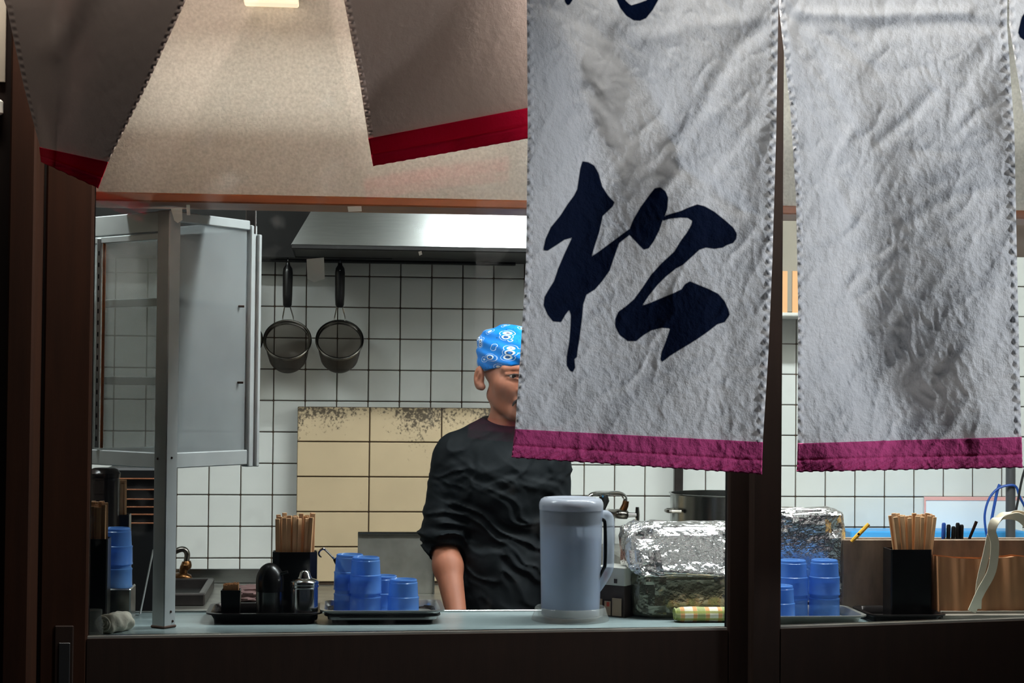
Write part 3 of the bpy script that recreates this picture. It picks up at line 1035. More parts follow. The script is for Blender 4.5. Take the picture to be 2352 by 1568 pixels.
# steel board standing behind the cups
sb = empty('steel_board', at(910, 1372, 5.28))
c0, c1 = at(822, 1222, 5.30), at(998, 1222, 5.30)
MB().box((c0.x, 5.298, ZB), (c1.x, 5.302, c0.z), 0.001).build('sheet', m_steel_old, parent=sb)
MB().box((c0.x, 5.285, c0.z - 0.004), (c1.x, 5.303, c0.z + 0.002), 0.001).build('top_lip', m_steel, parent=sb)
MB().box((c1.x - 0.004, 5.285, ZB), (c1.x + 0.001, 5.303, c0.z), 0.001).build('side_lip', m_steel, parent=sb)
tag(sb, 'grey scuffed steel splash board standing behind the blue cups', 'board')
pw = at(998, 1226, 5.36)

# noodle strainers
m_mesh = M('fine_wire_mesh', lin(48, 39, 32), 0.5, metal=0.4, see=((0.7, 0.64, 0.58, 1), 0.4), var=(300, 0.4))


def strainer(px, label):
    rc_ = at(px, 780, 5.445)
    root = empty('noodle_strainer', (rc_.x, 5.445, rc_.z))
    be = math.radians(33)
    ax = Vector((0, math.cos(be), -math.sin(be)))
    ex = Vector((1, 0, 0))
    ez = ax.cross(ex) * -1
    if ez.z < 0:
        ez = -ez
    R = 0.0715
    ring = [rc_ + (ex * math.cos(a) + ez * math.sin(a)) * R for a in np.linspace(0, 2 * math.pi, 41)]
    MB().tube(ring, 0.0042, 8, caps=False).build('rim', m_chrome_dark, parent=root)
    ring2 = [rc_ + ax * 0.01 + (ex * math.cos(a) + ez * math.sin(a)) * (R - 0.003) for a in np.linspace(0, 2 * math.pi, 41)]
    MB().tube(ring2, 0.003, 8, caps=False).build('rim', m_chrome_dark, parent=root)
    prof = [(0.0, 1.0), (0.02, 0.985), (0.06, 0.93), (0.095, 0.86), (0.112, 0.74), (0.122, 0.55), (0.126, 0.3), (0.127, 0.02)]
    rings = [[rc_ + ax * d + (ex * math.cos(a) + ez * math.sin(a)) * (R - 0.002) * k for a in np.linspace(0, 2 * math.pi, 36, endpoint=False)] for (d, k) in prof]
    MB().loft(rings, cap0=False).build('mesh_basket', m_mesh, parent=root, fixn=False)
    top = rc_ + ez * R
    hb = at(px, 706, 5.45)
    ht = at(px, 612, 5.45)
    hk = at(px, 576, 5.45)
    for sx in (-1, 1):
        MB().tube([top + Vector((sx * 0.017, 0, -0.004)), top + Vector((sx * 0.016, 0, 0.012)), hb + Vector((sx * 0.008, 0, 0.006)), hb + Vector((sx * 0.007, 0, 0.03))], 0.0022, 8).build('neck_wire', m_chrome, parent=root)
    ln_ = ht.z - hb.z
    MB().lathe([(0.010, 0.0), (0.0135, 0.008), (0.0150, ln_ * 0.3), (0.0155, ln_ * 0.85), (0.0135, ln_ * 0.96), (0.0075, ln_ + 0.004), (0.006, ln_ + 0.012), (0.006, zh - 0.012 - hb.z)], (hb.x, 5.45, hb.z), 16, sy=0.7).build('handle', m_black, parent=root)
    MB().lathe([(0.0015, -0.0005), (0.002, 0.0), (0.0, 0.0008)], (hb.x, 5.45 - 0.0108, ht.z - 0.012), 8, mat=Matrix.Rotation(math.pi / 2, 4, 'X')).build('rivet', m_chrome, parent=root)
    hkpts = [(hb.x, 5.45 + 0.008 * math.cos(a), zh - 0.006 + 0.008 * math.sin(a)) for a in np.linspace(-math.pi * 0.6, math.pi * 1.2, 12)]
    MB().tube(hkpts, 0.0018, 6).build('hanging_hook', m_chrome, parent=root)
    tag(root, label, 'strainer', 'noodle strainers on the rail')


m_chrome_dark = M('worn_chrome', lin(120, 116, 110), 0.22, metal=1.0)
strainer(548, 'wire noodle strainer half hidden behind the aluminium cabinet')
strainer(660, 'wire noodle strainer with black handle hanging beside the aluminium cabinet')
strainer(780, 'wire noodle strainer with pale worn handle end hanging away from the cabinet')

# wall taps
tp = empty('wall_faucet', at(1440, 1180, 5.5))
A = lambda x, y, Y: at(x, y, Y)
MB().tube([A(1398, 1176, 5.59), A(1402, 1178, 5.50), A(1424, 1180, 5.45), A(1440, 1182, 5.45)], [0.012, 0.013, 0.016, 0.014], 12).build('valve_body', m_chrome_dark, parent=tp)
MB().tube([A(1428, 1178, 5.45), A(1436, 1160, 5.45), A(1438, 1150, 5.45)], [0.013, 0.011, 0.010], 12).build('neck', m_brass, parent=tp)
MB().tube([A(1436, 1158, 5.45), A(1435, 1142, 5.45), A(1424, 1133, 5.44), A(1400, 1132, 5.42), A(1372, 1132, 5.38), A(1358, 1136, 5.36), A(1351, 1148, 5.36), A(1350, 1160, 5.36)], 0.0075, 12).build('spout', m_chrome, parent=tp)
MB().tube([A(1440, 1182, 5.45), A(1462, 1182, 5.45)], [0.009, 0.007], 12).build('stem', m_chrome, parent=tp)
MB().tube([A(1464, 1164, 5.45), A(1464, 1182, 5.45), A(1464, 1197, 5.45)], [0.006, 0.008, 0.006], 10).build('cross_handle', m_chrome, parent=tp)
MB().tube([A(1385, 1170, 5.42), A(1388, 1150, 5.42), A(1386, 1138, 5.42)], [0.007, 0.016, 0.014], 12).build('lever_knob', m_blackmatt, parent=tp)
MB().tube([A(1383, 1139, 5.405), A(1386, 1139, 5.405)], 0.0045, 10).build('blue_dot', m_bluetray, parent=tp)
MB().tube([A(1386, 1170, 5.42), A(1402, 1178, 5.50)], 0.006, 10).build('lever_arm', m_chrome, parent=tp)
tag(tp, 'chrome wall faucet with swivel spout beside the cook and water jug', 'faucet')
tp = empty('wall_faucet', at(420, 1320, 5.5))
MB().tube([A(360, 1330, 5.59), A(384, 1328, 5.50), A(418, 1326, 5.44), A(436, 1330, 5.44)], [0.014, 0.014, 0.017, 0.014], 12).build('valve_body', m_brass, parent=tp)
MB().tube([A(421, 1326, 5.44), A(422, 1306, 5.44), A(428, 1298, 5.44), A(428, 1288, 5.44)], [0.013, 0.013, 0.017, 0.013], 12).build('bonnet', m_brass, parent=tp)
MB().tube([A(428, 1290, 5.44), A(430, 1272, 5.44), A(424, 1262, 5.44), A(412, 1262, 5.44), A(392, 1272, 5.44), A(372, 1284, 5.43), A(360, 1296, 5.42)], 0.009, 12).build('spout', m_chrome_dark, parent=tp)
MB().tube([A(430, 1324, 5.44), A(438, 1334, 5.44), A(442, 1340, 5.44)], [0.012, 0.010, 0.006], 10).build('outlet', m_brass, parent=tp)
tag(tp, 'tarnished brass tap on the tiled wall beside the cabinet post', 'faucet')

# stock pot, pipe, cupboard, notices and pole at the right
hz = h0.z
pc = at(1655, 1165, 5.3)
pot = empty('stock_pot', (pc.x, 5.3, hz))
pr = (at(1655, 1165, 5.3) - at(1541, 1165, 5.3)).length
pz = at(1655, 1132, 5.3).z - hz
MB().lathe([(pr - 0.012, 0.0), (pr, 0.012), (pr, pz - 0.004), (pr + 0.005, pz), (pr - 0.003, pz), (pr - 0.005, 0.012), (0.0, 0.010)], (pc.x, 5.3, hz), 48).build('pot_body', m_steel, parent=pot)
a = math.radians(200)
hp = Vector((pc.x + pr * math.cos(a), 5.3 + pr * math.sin(a), hz + pz * 0.72))
MB().tube([hp + Vector((0.004, 0.03, 0)), hp + Vector((-0.03, 0.02, 0)), hp + Vector((-0.03, -0.025, 0)), hp + Vector((0.006, -0.03, 0))], 0.006, 8).build('side_handle', m_chrome_dark, parent=pot)
hp = Vector((pc.x + pr, 5.3, hz + pz * 0.72))
MB().tube([hp + Vector((-0.004, 0.03, 0)), hp + Vector((0.03, 0.02, 0)), hp + Vector((0.03, -0.025, 0)), hp + Vector((-0.006, -0.03, 0))], 0.006, 8).build('side_handle', m_chrome_dark, parent=pot)
tag(pot, 'large stainless stock pot behind the foil bundle', 'pot')
v0 = at(1558, 1120, 5.54)
o = MB().box((v0.x - 0.014, 5.53, ZB), (v0.x + 0.014, 5.556, v0.z + 0.5), 0.003).build('wall_pipe', m_steel_dark, origin=(v0.x, 5.545, ZB))
tag(o, 'grey square upright on the tiled wall behind the stock pot', 'pipe')
u0, u1 = at(1560, 500, 5.36), at(2120, 722, 5.36)
cb = empty('wall_cupboard', ((u0.x + u1.x) / 2, 5.594, u1.z))
MB().box((u0.x, 5.36, u1.z), (u1.x, 5.594, u0.z + 0.02), 0.004).build('carcass', m_plaster, parent=cb)
MB().box((u0.x, 5.35, u1.z - 0.012), (u1.x, 5.594, u1.z), 0.003).build('bottom_edge', m_fixture, parent=cb)
for (a0, a1, b0, b1) in ((1790, 1808, 622, 720), (1820, 1836, 622, 720)):
    e0, e1 = at(a0, b0, 5.358), at(a1, b1, 5.358)
    MB().box((e0.x, 5.356, e1.z), (e1.x, 5.3605, e0.z)).build('paper_strip', m_orange, parent=cb)
tag(cb, 'pale wall cupboard glimpsed in the gap between the two curtain panels', 'cupboard')
w0, w1 = at(2122, 1140, 5.59), at(2348, 1246, 5.59)
wb = empty('paper_notice', ((w0.x + w1.x) / 2, 5.592, w1.z))
MB().box((w0.x, 5.588, w1.z), (w1.x, 5.5925, w0.z), 0.001).build('sheet', m_paper, parent=wb)
MB().box((w0.x, 5.586, w0.z - 0.012), (w1.x, 5.5885, w0.z)).build('border_line', m_pink, parent=wb)
MB().box((w0.x, 5.586, w1.z), (w0.x + 0.006, 5.5885, w0.z - 0.012)).build('border_line', m_pink, parent=wb)
MB().box((w1.x - 0.04, 5.586, w1.z), (w1.x - 0.028, 5.5885, w0.z - 0.012)).build('border_line', m_pink, parent=wb)
tag(wb, 'white notice with pink ruled border on the tiled wall by the pole', 'notice')
w0, w1 = at(1945, 1217, 5.50), at(2345, 1246, 5.50)
o = MB().box((w0.x, 5.46, w1.z), (w1.x, 5.583, w0.z), 0.004).build('blue_tray', m_bluetray, origin=((w0.x + w1.x) / 2, 5.52, w1.z))
tag(o, 'long sky-blue plastic tray against the wall under the white notice', 'tray')
sb2 = MB().box((w0.x - 0.02, 5.44, w1.z - 0.02), (w1.x + 0.3, 5.592, w1.z), 0.003).build('wall_shelf', m_steel_old, origin=((w0.x + w1.x) / 2, 5.52, w1.z - 0.02))
tag(sb2, 'narrow steel wall shelf carrying the sky-blue tray', 'shelf')
w0 = at(2321, 1150, 5.42)
o = MB().tube([(w0.x, 5.42, ZB), (w0.x, 5.42, ZCEIL)], 0.0155, 16).build('upright_pole', m_pole, origin=(w0.x, 5.42, ZB))
tag(o, 'grey metal pole rising from the back counter by the white notice', 'pole')
o = MB().tube([A(2270, 1240, 5.40), A(2264, 1216, 5.40), A(2262, 1180, 5.40), A(2272, 1145, 5.40), A(2292, 1122, 5.40), A(2318, 1114, 5.398), A(2334, 1118, 5.40), A(2342, 1140, 5.40), A(2360, 1175, 5.40)], 0.004, 8).build('blue_cable', m_bluewire, origin=A(2264, 1216, 5.40))
tag(o, 'thin blue cable looped round the grey pole', 'cable')
o = MB().tube([A(2272, 1225, 5.405), A(2280, 1180, 5.405), A(2290, 1130, 5.405), A(2296, 1112, 5.405)], 0.005, 8).build('blue_cable', m_bluewire, origin=A(2280, 1225, 5.405))
tag(o, 'thicker blue cable hanging straight before the pink-ruled notice', 'cable')
o = MB().tube([A(2372, 1030, 5.37), A(2350, 1090, 5.37), A(2338, 1150, 5.37), A(2330, 1190, 5.37)], 0.004, 8).build('black_cable', m_rubber, origin=A(2330, 1190, 5.37))
tag(o, 'black cable hanging down past the grey pole', 'cable')

# lamp box on the soffit, cut by the top of the picture
l0, l1 = at(556, -60, YS - 0.05), at(690, 8, YS - 0.05)
lb = empty('soffit_lamp', ((l0.x + l1.x) / 2, YS, l1.z))
MB().box((l0.x, YS - 0.05, l1.z + 0.012), (l1.x, YS - 0.001, l0.z), 0.004).build('housing', m_fixture, parent=lb)
MB().box((l0.x + 0.004, YS - 0.048, l1.z), (l1.x - 0.004, YS - 0.003, l1.z + 0.012), 0.003).build('diffuser', m_warmglow, parent=lb)
tag(lb, 'small warm lamp box on the beige soffit', 'lamp')

# ------------------------------------------------------------------ aluminium cabinet at the left
C0 = at(386, 700, 3.83)
C1 = at(574, 700, 4.045)
C2 = at(206, 700, 4.03)
for c in (C0, C1, C2):
    c.z = 0
C3 = C1 + C2 - C0
cz1 = at(386, 484, 3.83).z
cz0 = at(386, 1076, 3.83).z
czr = at(386, 1040, 3.83).z
cab = empty('aluminium_cabinet', (C0.x, C0.y, ZC))


def wall_box(name, p, q, off0, off1, z0, z1, thick, mat, parent, bev=0.002):
    d = (q - p)
    L_ = d.length
    d.normalize()
    mt = Matrix(((d.x, -d.y, 0, p.x), (d.y, d.x, 0, p.y), (0, 0, 1, 0), (0, 0, 0, 1)))
    return MB().box((off0, -thick / 2, z0), (L_ - off1, thick / 2, z1), bev, mt).build(name, mat, parent=parent)


def post(name, c, sz, z0, z1, mat, parent):
    d = (C1 - C0).normalized()
    mt = Matrix(((d.x, -d.y, 0, c.x), (d.y, d.x, 0, c.y), (0, 0, 1, 0), (0, 0, 0, 1)))
    return MB().box((-sz / 2, -sz / 2, z0), (sz / 2, sz / 2, z1), 0.002, mt).build(name, mat, parent=parent)


pst = post('leg_post', C0, 0.036, ZC + 0.004, cz1, m_alu, cab)
post('foot_pad', C0, 0.040, ZC, ZC + 0.006, m_screw, cab)
for (zz, dx) in ((ZC + 0.035, 0.010), (ZC + 0.014, 0.016), (czr - 0.01, 0.006), (czr - 0.012, -0.012)):
    d = (C1 - C0).normalized() if dx > 0 else (C2 - C0).normalized()
    n = Vector((d.y, -d.x, 0)) if dx > 0 else Vector((-d.y, d.x, 0))
    pp = C0 + d * (abs(dx) - 0.008) + n * 0.0185
    MB().lathe([(0.0028, -0.002), (0.0028, 0.001), (0.0, 0.0022)], (pp.x, pp.y, zz), 8, mat=Matrix.Rotation(math.pi / 2, 4, 'X')).build('screw', m_screw, parent=pst)
post('corner_post', C1, 0.022, cz0 - 0.005, cz1 - 0.01, m_alu, cab)
dch = (C1 - C0).normalized()
post('corner_channel', C1 + Vector((0.018, 0.004, 0)), 0.012, cz0 - 0.005, cz1 - 0.03, m_alu, cab)
post('corner_post', C2, 0.022, cz0, cz1, m_alu, cab)
post('corner_post', C3, 0.022, cz0, cz1, m_alu, cab)
for (p, q, front) in ((C0, C1, 'r'), (C2, C0, 'l'), (C2, C3, 'b'), (C1, C3, 'b')):
    wall_box('bottom_rail', p, q, 0.012, 0.012, cz0, czr, 0.018, m_alu, cab)
    wall_box('top_rail', p, q, 0.012, 0.012, cz1 - (0.022 if front != 'l' else 0.045), cz1, 0.018, m_alu, cab)
    wall_box('pane', p, q, 0.012, 0.012, czr, cz1 - 0.02, 0.004, m_pane_frost if front in ('r',) else m_pane, cab, 0)
wall_box('middle_rail', C2, C0, 0.012, 0.012, cz1 - 0.062, cz1 - 0.047, 0.020, m_alu, cab)
for zz in (at(386, 684, 3.83).z, at(386, 868, 3.83).z):
    cs = [C0 * 0.96 + C3 * 0.04, C1 * 0.96 + C2 * 0.04, C3 * 0.96 + C0 * 0.04, C2 * 0.96 + C1 * 0.04]
    sh = MB().add([(c.x, c.y, zz - 0.006) for c in cs] + [(c.x, c.y, zz) for c in cs], [(3, 2, 1, 0), (4, 5, 6, 7), (0, 1, 5, 4), (1, 2, 6, 5), (2, 3, 7, 6), (3, 0, 4, 7)]).build('shelf', m_shelf, parent=cab, smooth=0)
    wall_box('shelf_edge', C0 + (C3 - C0) * 0.05, C1 + (C2 - C1) * 0.05, 0.006, 0.006, zz - 0.016, zz + 0.002, 0.006, m_shelf, cab, 0.001)
    wall_box('shelf_edge', C2 + (C1 - C2) * 0.05, C0 + (C3 - C0) * 0.05, 0.006, 0.006, zz - 0.016, zz + 0.002, 0.006, m_shelf, cab, 0.001)
    e = C1 + (C0 - C1) * 0.10
    MB().box((e.x - 0.008, e.y - 0.016, zz - 0.011), (e.x + 0.006, e.y - 0.010, zz - 0.006), 0.001).build('shelf_bracket', m_screw, parent=cab)
# slotted shelf standard inside the left face
ss0 = at(222, 600, 3.985)
sd_ = MB().box((ss0.x, 3.985, czr + 0.004), (ss0.x + 0.010, 3.992, cz1 - 0.05), 0.001).build('shelf_standard', m_alu, parent=cab)
z = czr + 0.02
while z < cz1 - 0.07:
    MB().box((ss0.x + 0.0035, 3.9838, z), (ss0.x + 0.0065, 3.9852, z + 0.010)).build('slot', m_blackmatt, parent=sd_)
    z += 0.026
MB().box((ss0.x + 0.014, 3.98, czr + 0.004), (ss0.x + 0.020, 3.99, cz1 - 0.05), 0.001).build('door_edge', m_wood_trim, parent=cab)
# bracket that hangs the rear corner from the ceiling
MB().box((C1.x - 0.012, C1.y - 0.008, cz1 - 0.03), (C1.x + 0.012, C1.y + 0.008, ZCEIL), 0.002).build('ceiling_hanger', m_steel_dark, parent=cab)
tag(cab, 'aluminium framed glass shelf cabinet on a post at the end of the counter', 'cabinet')


# ------------------------------------------------------------------ trays
def rrect(cx, cy, hx, hy, r, z, n=6):
    pts = []
    for (sx, sy, a0) in ((1, 1, 0), (-1, 1, 90), (-1, -1, 180), (1, -1, 270)):
        for k in range(n + 1):
            a = math.radians(a0 + 90 * k / n)
            pts.append(Vector((cx + sx * (hx - r) + r * math.cos(a), cy + sy * (hy - r) + r * math.sin(a), z)))
    return pts


def tray(px0, px1, y0, y1, z, h, mat, label, inset=0.018, lip=0.008, group=None, pyrow=1402):
    x0, x1 = at(px0, pyrow, (y0 + y1) / 2).x, at(px1, pyrow, (y0 + y1) / 2).x
    cx, cy, hx, hy = (x0 + x1) / 2, (y0 + y1) / 2, (x1 - x0) / 2, (y1 - y0) / 2
    r = 0.028
    rings = [rrect(cx, cy, hx - inset, hy - inset, r * 0.7, z), rrect(cx, cy, hx - inset * 0.45 - lip, hy - inset * 0.45 - lip, r * 0.9, z + h * 0.35),
             rrect(cx, cy, hx - lip, hy - lip, r, z + h * 0.9), rrect(cx, cy, hx, hy, r + lip, z + h * 0.86), rrect(cx, cy, hx, hy, r + lip, z + h),
             rrect(cx, cy, hx - lip - 0.002, hy - lip - 0.002, r, z + h), rrect(cx, cy, hx - inset * 0.45 - lip - 0.002, hy - inset * 0.45 - lip - 0.002, r * 0.9, z + h * 0.4),
             rrect(cx, cy, hx - inset - 0.001, hy - inset - 0.001, r * 0.7, z + 0.003)]
    o = MB().loft(rings).build('serving_tray', mat, origin=(cx, cy, z), smooth=50)
    tag(o, label, 'tray', group)
    return o


m_tray_black = M('dark_steel_tray', lin(52, 46, 44), 0.32, metal=0.8, var=(14, 0.25))
m_tray_steel = M('polished_tray_steel', lin(205, 205, 202), 0.3, metal=0.9, var=(14, 0.15))
tray(478, 741, 3.865, 4.062, ZC, 0.024, m_tray_black, 'dark steel tray holding the condiments and toothpicks', group='counter trays')
tray(745, 1008, 3.862, 4.058, ZC, 0.019, m_tray_black, 'lower dark tray under the bright steel tray of blue cups', group='counter trays')
tray(735, 1017, 3.856, 4.064, ZC + 0.0085, 0.022, m_tray_steel, 'bright steel tray with the blue cups on the counter', group='counter trays')
tray(1690, 1968, 3.80, 4.005, ZC, 0.022, m_steel_old, 'grey tray with blue cups beside the middle post', group='counter trays', pyrow=1398)
tray(1975, 2152, 3.83, 4.005, ZC, 0.020, m_tray_black, 'dark tray under the chopstick box beside the brown bag', group='counter trays', pyrow=1398)

# ------------------------------------------------------------------ cups
cupm = MB().lathe([(0.0348, 0.0), (0.0362, 0.0), (0.0362, 0.003), (0.0355, 0.004), (0.0350, 0.036), (0.0357, 0.0385), (0.0354, 0.0405), (0.0335, 0.042), (0.0318, 0.0695),
                   (0.0321, 0.0712), (0.0318, 0.0725), (0.0303, 0.0738), (0.0304, 0.0752), (0.0309, 0.0775), (0.0300, 0.0797), (0.0283, 0.0803), (0.0272, 0.0790), (0.0262, 0.0765), (0.0, 0.0765)], seg=40)
cup_me = cupm.build('cup', m_blue).data
bpy.data.objects.remove(bpy.data.objects['cup'])


def cup(px, Y, z, label, group, py=1400):
    o = bpy.data.objects.new('plastic_cup', cup_me)
    COL.objects.link(o)
    o.location = (at(px, py, Y).x, Y, z)
    o.rotation_euler[2] = random.uniform(0, 6)
    tag(o, label, 'cup', group)


TZ2 = ZC + 0.0117
G = 'upturned blue cups on the bright tray'
cup(839, 3.935, TZ2, 'lower blue plastic cup of the front tall stack on the bright tray', G)
cup(839, 3.935, TZ2 + 0.0495, 'top blue plastic cup of the front tall stack on the bright tray', G)
cup(802, 4.000, TZ2, 'lower blue plastic cup of the rear tall stack, nearest the hooked tool', G)
cup(802, 4.000, TZ2 + 0.0495, 'top blue plastic cup of the rear tall stack, nearest the hooked tool', G)
cup(880, 4.008, TZ2, 'single blue plastic cup half hidden between the tall stack and another cup', G)
cup(926, 3.935, TZ2, 'single blue plastic cup at the end of the bright tray nearest the cook', G)
G = 'upturned blue cups beside the middle post'
ZT3 = ZC + 0.0032
cup(1820, 3.95, ZT3, 'lower blue plastic cup of the stack against the middle post', G, 1390)
cup(1820, 3.95, ZT3 + 0.0495, 'top blue plastic cup of the stack against the middle post', G, 1390)
cup(1893, 3.955, ZT3, 'lower blue plastic cup of the stack beside the grey-brown wooden box', G, 1390)
cup(1893, 3.955, ZT3 + 0.0495, 'top blue plastic cup of the stack beside the grey-brown wooden box', G, 1390)
cup(1790, 3.872, ZT3, 'single blue plastic cup in front of the stack at the middle post', G, 1395)

# hooked tool behind the cups
hk = empty('hook_tool', at(790, 1400, 4.045))
MB().tube([A(768, 1283, 4.045), A(775, 1293, 4.045), A(800, 1340, 4.045), A(812, 1398, 4.045)], [0.004, 0.006, 0.007, 0.007], 10).build('handle', m_wood_post, parent=hk)
MB().tube([A(770, 1286, 4.045), A(760, 1275, 4.045), A(748, 1263, 4.045), A(742, 1260, 4.043), A(735, 1264, 4.042), A(732, 1271, 4.042), A(735, 1277, 4.042), A(739, 1279, 4.042)], [0.0026, 0.0026, 0.0026, 0.0026, 0.0024, 0.0022, 0.0018, 0.0012], 10).build('hook', m_chrome, parent=hk)
tag(hk, 'steel hook with a wooden handle leaning behind the blue cups', 'hook')


# ------------------------------------------------------------------ chopstick boxes
stick_me = MB().box((-0.0052, -0.0024, 0), (0.0052, 0.0024, 0.205), 0.0008).build('stick', m_stick).data
bpy.data.objects.remove(bpy.data.objects['stick'])


def chopsticks(px0, px1, ytop, ybox, Y, nx, ny, wbot, slab_, group, zb, dep=0.05):
    rnd = random.Random(int(px0))
    xa, xb = at(px0, ytop, Y).x, at(px1, ytop, Y).x
    ztop = at((px0 + px1) / 2, ytop, Y).z
    cx = (xa + xb) / 2
    for j in range(ny):
        for i in range(nx):
            t = (i + 0.5) / nx + rnd.uniform(-0.25, 0.25) / nx
            top = Vector((xa + 0.006 + (xb - xa - 0.012) * t, Y + (j / max(ny - 1, 1) - 0.5) * dep * 0.8 + rnd.uniform(-1, 1) * 0.003, ztop - rnd.uniform(0, 0.008) - (0.004 if j == 0 else 0)))
            bot = Vector((cx + (t - 0.5) * wbot + rnd.uniform(-1, 1) * 0.004, Y + (j / max(ny - 1, 1) - 0.5) * dep * 0.65, zb))
            d = (top - bot).normalized()
            q = Vector((0, 0, 1)).rotation_difference(d)
            o = bpy.data.objects.new('chopstick', stick_me)
            COL.objects.link(o)
            o.rotation_mode = 'QUATERNION'
            from mathutils import Quaternion
            o.rotation_quaternion = q @ Quaternion((0, 0, 1), rnd.uniform(-0.7, 0.7))
            o.location = top - d * 0.205
            tag(o, slab_, 'chopsticks', group)


def octa_box(px0, px1, py0, z0, Y, dep, mat, label, name='chopstick_box', ch=0.016, wall=0.003):
    xa, xb = at(px0, py0 + 40, Y - dep / 2).x, at(px1, py0 + 40, Y - dep / 2).x
    zt = at((px0 + px1) / 2, py0, Y - dep / 2).z
    cx, hx, hy = (xa + xb) / 2, (xb - xa) / 2, dep / 2

    def ring(hx, hy, c, z, k=1.0):
        return [Vector((cx + x * k, Y + y * k, z)) for (x, y) in ((hx, -hy + c), (hx, hy - c), (hx - c, hy), (-hx + c, hy), (-hx, hy - c), (-hx, -hy + c), (-hx + c, -hy), (hx - c, -hy))]
    rings = [ring(hx, hy, ch, z0), ring(hx, hy, ch, zt), ring(hx - wall, hy - wall, ch * 0.9, zt), ring(hx - wall, hy - wall, ch * 0.9, z0 + 0.004)]
    o = MB().loft(rings).build(name, mat, origin=(cx, Y, z0), smooth=20)
    tag(o, label, 'box', None)
    return o


octa_box(625, 728, 1268, ZC + 0.0035, 4.015, 0.062, m_black, 'black lacquer chopstick box on the condiment tray')
chopsticks(629, 729, 1178, 1268, 4.015, 7, 3, 0.070, 'pale wooden chopstick in the black box on the condiment tray', 'chopsticks in the condiment tray box', ZC + 0.03, 0.05)
octa_box(2047, 2141, 1262, ZC + 0.0035, 3.94, 0.062, m_black, 'black chopstick box standing before the grey-brown wooden box', ch=0.003)
chopsticks(2041, 2156, 1177, 1262, 3.94, 7, 3, 0.055, 'pale wooden chopstick fanning out of the box beside the brown bag', 'chopsticks in the box by the bag', ZC + 0.03, 0.05)
octa_box(192, 247, 1238, ZC, 3.80, 0.06, m_black, 'black chopstick box at the left end of the counter by the window frame', ch=0.003)
chopsticks(203, 250, 1151, 1238, 3.80, 4, 3, 0.030, 'pale wooden chopstick in the box by the window frame', 'chopsticks in the box by the frame', ZC + 0.03, 0.045)
octa_box(268, 296, 1182, ZC, 4.045, 0.045, m_black, 'narrow black chopstick box standing in for a reflection under the cabinet', ch=0.002)  # solid box and sticks added in place of a mirrored image
chopsticks(271, 293, 1101, 1182, 4.045, 2, 2, 0.016, 'pale wooden chopstick in the narrow box that stands in for a reflection', 'chopsticks in the narrow box', ZC + 0.05, 0.03)

# toothpick box
zt0 = ZC + 0.0035
x0, x1 = at(508, 1380, 3.93).x, at(553, 1380, 3.93).x
zt1 = at(530, 1353, 3.93).z
hx = (x1 - x0) / 2
cx = (x0 + x1) / 2
rg = lambda h, z: [Vector((cx + a * h, 3.93 + b * h, z)) for (a, b) in ((-1, -1), (1, -1), (1, 1), (-1, 1))]
o = MB().loft([rg(hx - 0.002, zt0), rg(hx, zt1), rg(hx - 0.002, zt1), rg(hx - 0.004, zt0 + 0.003)]).build('toothpick_box', m_black, origin=(cx, 3.93, zt0), smooth=20)
tag(o, 'small square black toothpick box on the condiment tray', 'box')
mb = MB()
for i in range(14):
    for j in range(12):
        xx, yy = cx + (i - 6.5) * (hx - 0.0045) / 7, 3.93 + (j - 5.5) * (hx - 0.0045) / 6
        zz = zt1 + 0.011 + random.uniform(-0.0015, 0.0015) + 0.003 * i / 14
        mb.box((xx - 0.0009, yy - 0.0009, zt0 + 0.004), (xx + 0.0009, yy + 0.0009, zz))
o = mb.build('toothpicks', m_pick, origin=(cx, 3.93, zt0), smooth=0)
tag(o, 'wooden toothpicks packed in the small black box', 'toothpicks', kind='stuff')

# soy bottle
bc_ = at(619, 1400, 3.965)
bt = empty('sauce_bottle', (bc_.x, 3.965, zt0))
r = 0.0305
zm = at(619, 1357, 3.965).z - zt0
zt = at(619, 1292, 3.965).z - zt0
MB().lathe([(r - 0.002, 0), (r, 0.002), (r, zm)], (bc_.x, 3.965, zt0), 36).build('steel_body', m_steel, parent=bt)
hh = zt - zm
MB().lathe([(r + 0.0005, zm), (r + 0.0008, zm + hh * 0.35)] + [((r + 0.0008) * math.cos(a), zm + hh * 0.35 + hh * 0.65 * math.sin(a)) for a in np.linspace(0.15, math.pi / 2, 9)], (bc_.x, 3.965, zt0), 36).build('domed_cap', m_black, parent=bt)
MB().tube([Vector((bc_.x + 0.024, 3.955, zt0 + zm + hh * 0.62)), Vector((bc_.x + 0.040, 3.95, zt0 + zm + hh * 0.70))], [0.005, 0.0035], 10).build('spout', m_black, parent=bt)
tag(bt, 'sauce pot with a black domed cap and steel body on the condiment tray', 'bottle')

# steel shaker
bc_ = at(699, 1400, 3.925)
sh = empty('spice_shaker', (bc_.x, 3.925, zt0))
zz = lambda y: at(699, y, 3.925).z - zt0
MB().lathe([(0.0285, 0), (0.0302, 0.002), (0.0302, zz(1352)), (0.0298, zz(1350)), (0.0302, zz(1348))], (bc_.x, 3.925, zt0), 40).build('shaker_body', m_chrome, parent=sh)
MB().lathe([(0.0306, zz(1348)), (0.0315, zz(1347)), (0.0315, zz(1342)), (0.0302, zz(1341)), (0.0315, zz(1340)), (0.0315, zz(1335)), (0.0285, zz(1331)), (0.0165, zz(1327)), (0.0135, zz(1322)), (0.0110, zz(1313)), (0.0075, zz(1310)), (0.0, zz(1310))], (bc_.x, 3.925, zt0), 40).build('lid', m_chrome, parent=sh)
for k in range(5):
    a = k * 1.2566
    MB().lathe([(0.0012, 0), (0.0012, 0.0006), (0, 0.0008)], (bc_.x + 0.0045 * math.cos(a), 3.925 + 0.0045 * math.sin(a), zt0 + zz(1310)), 6).build('hole', m_blackmatt, parent=sh)
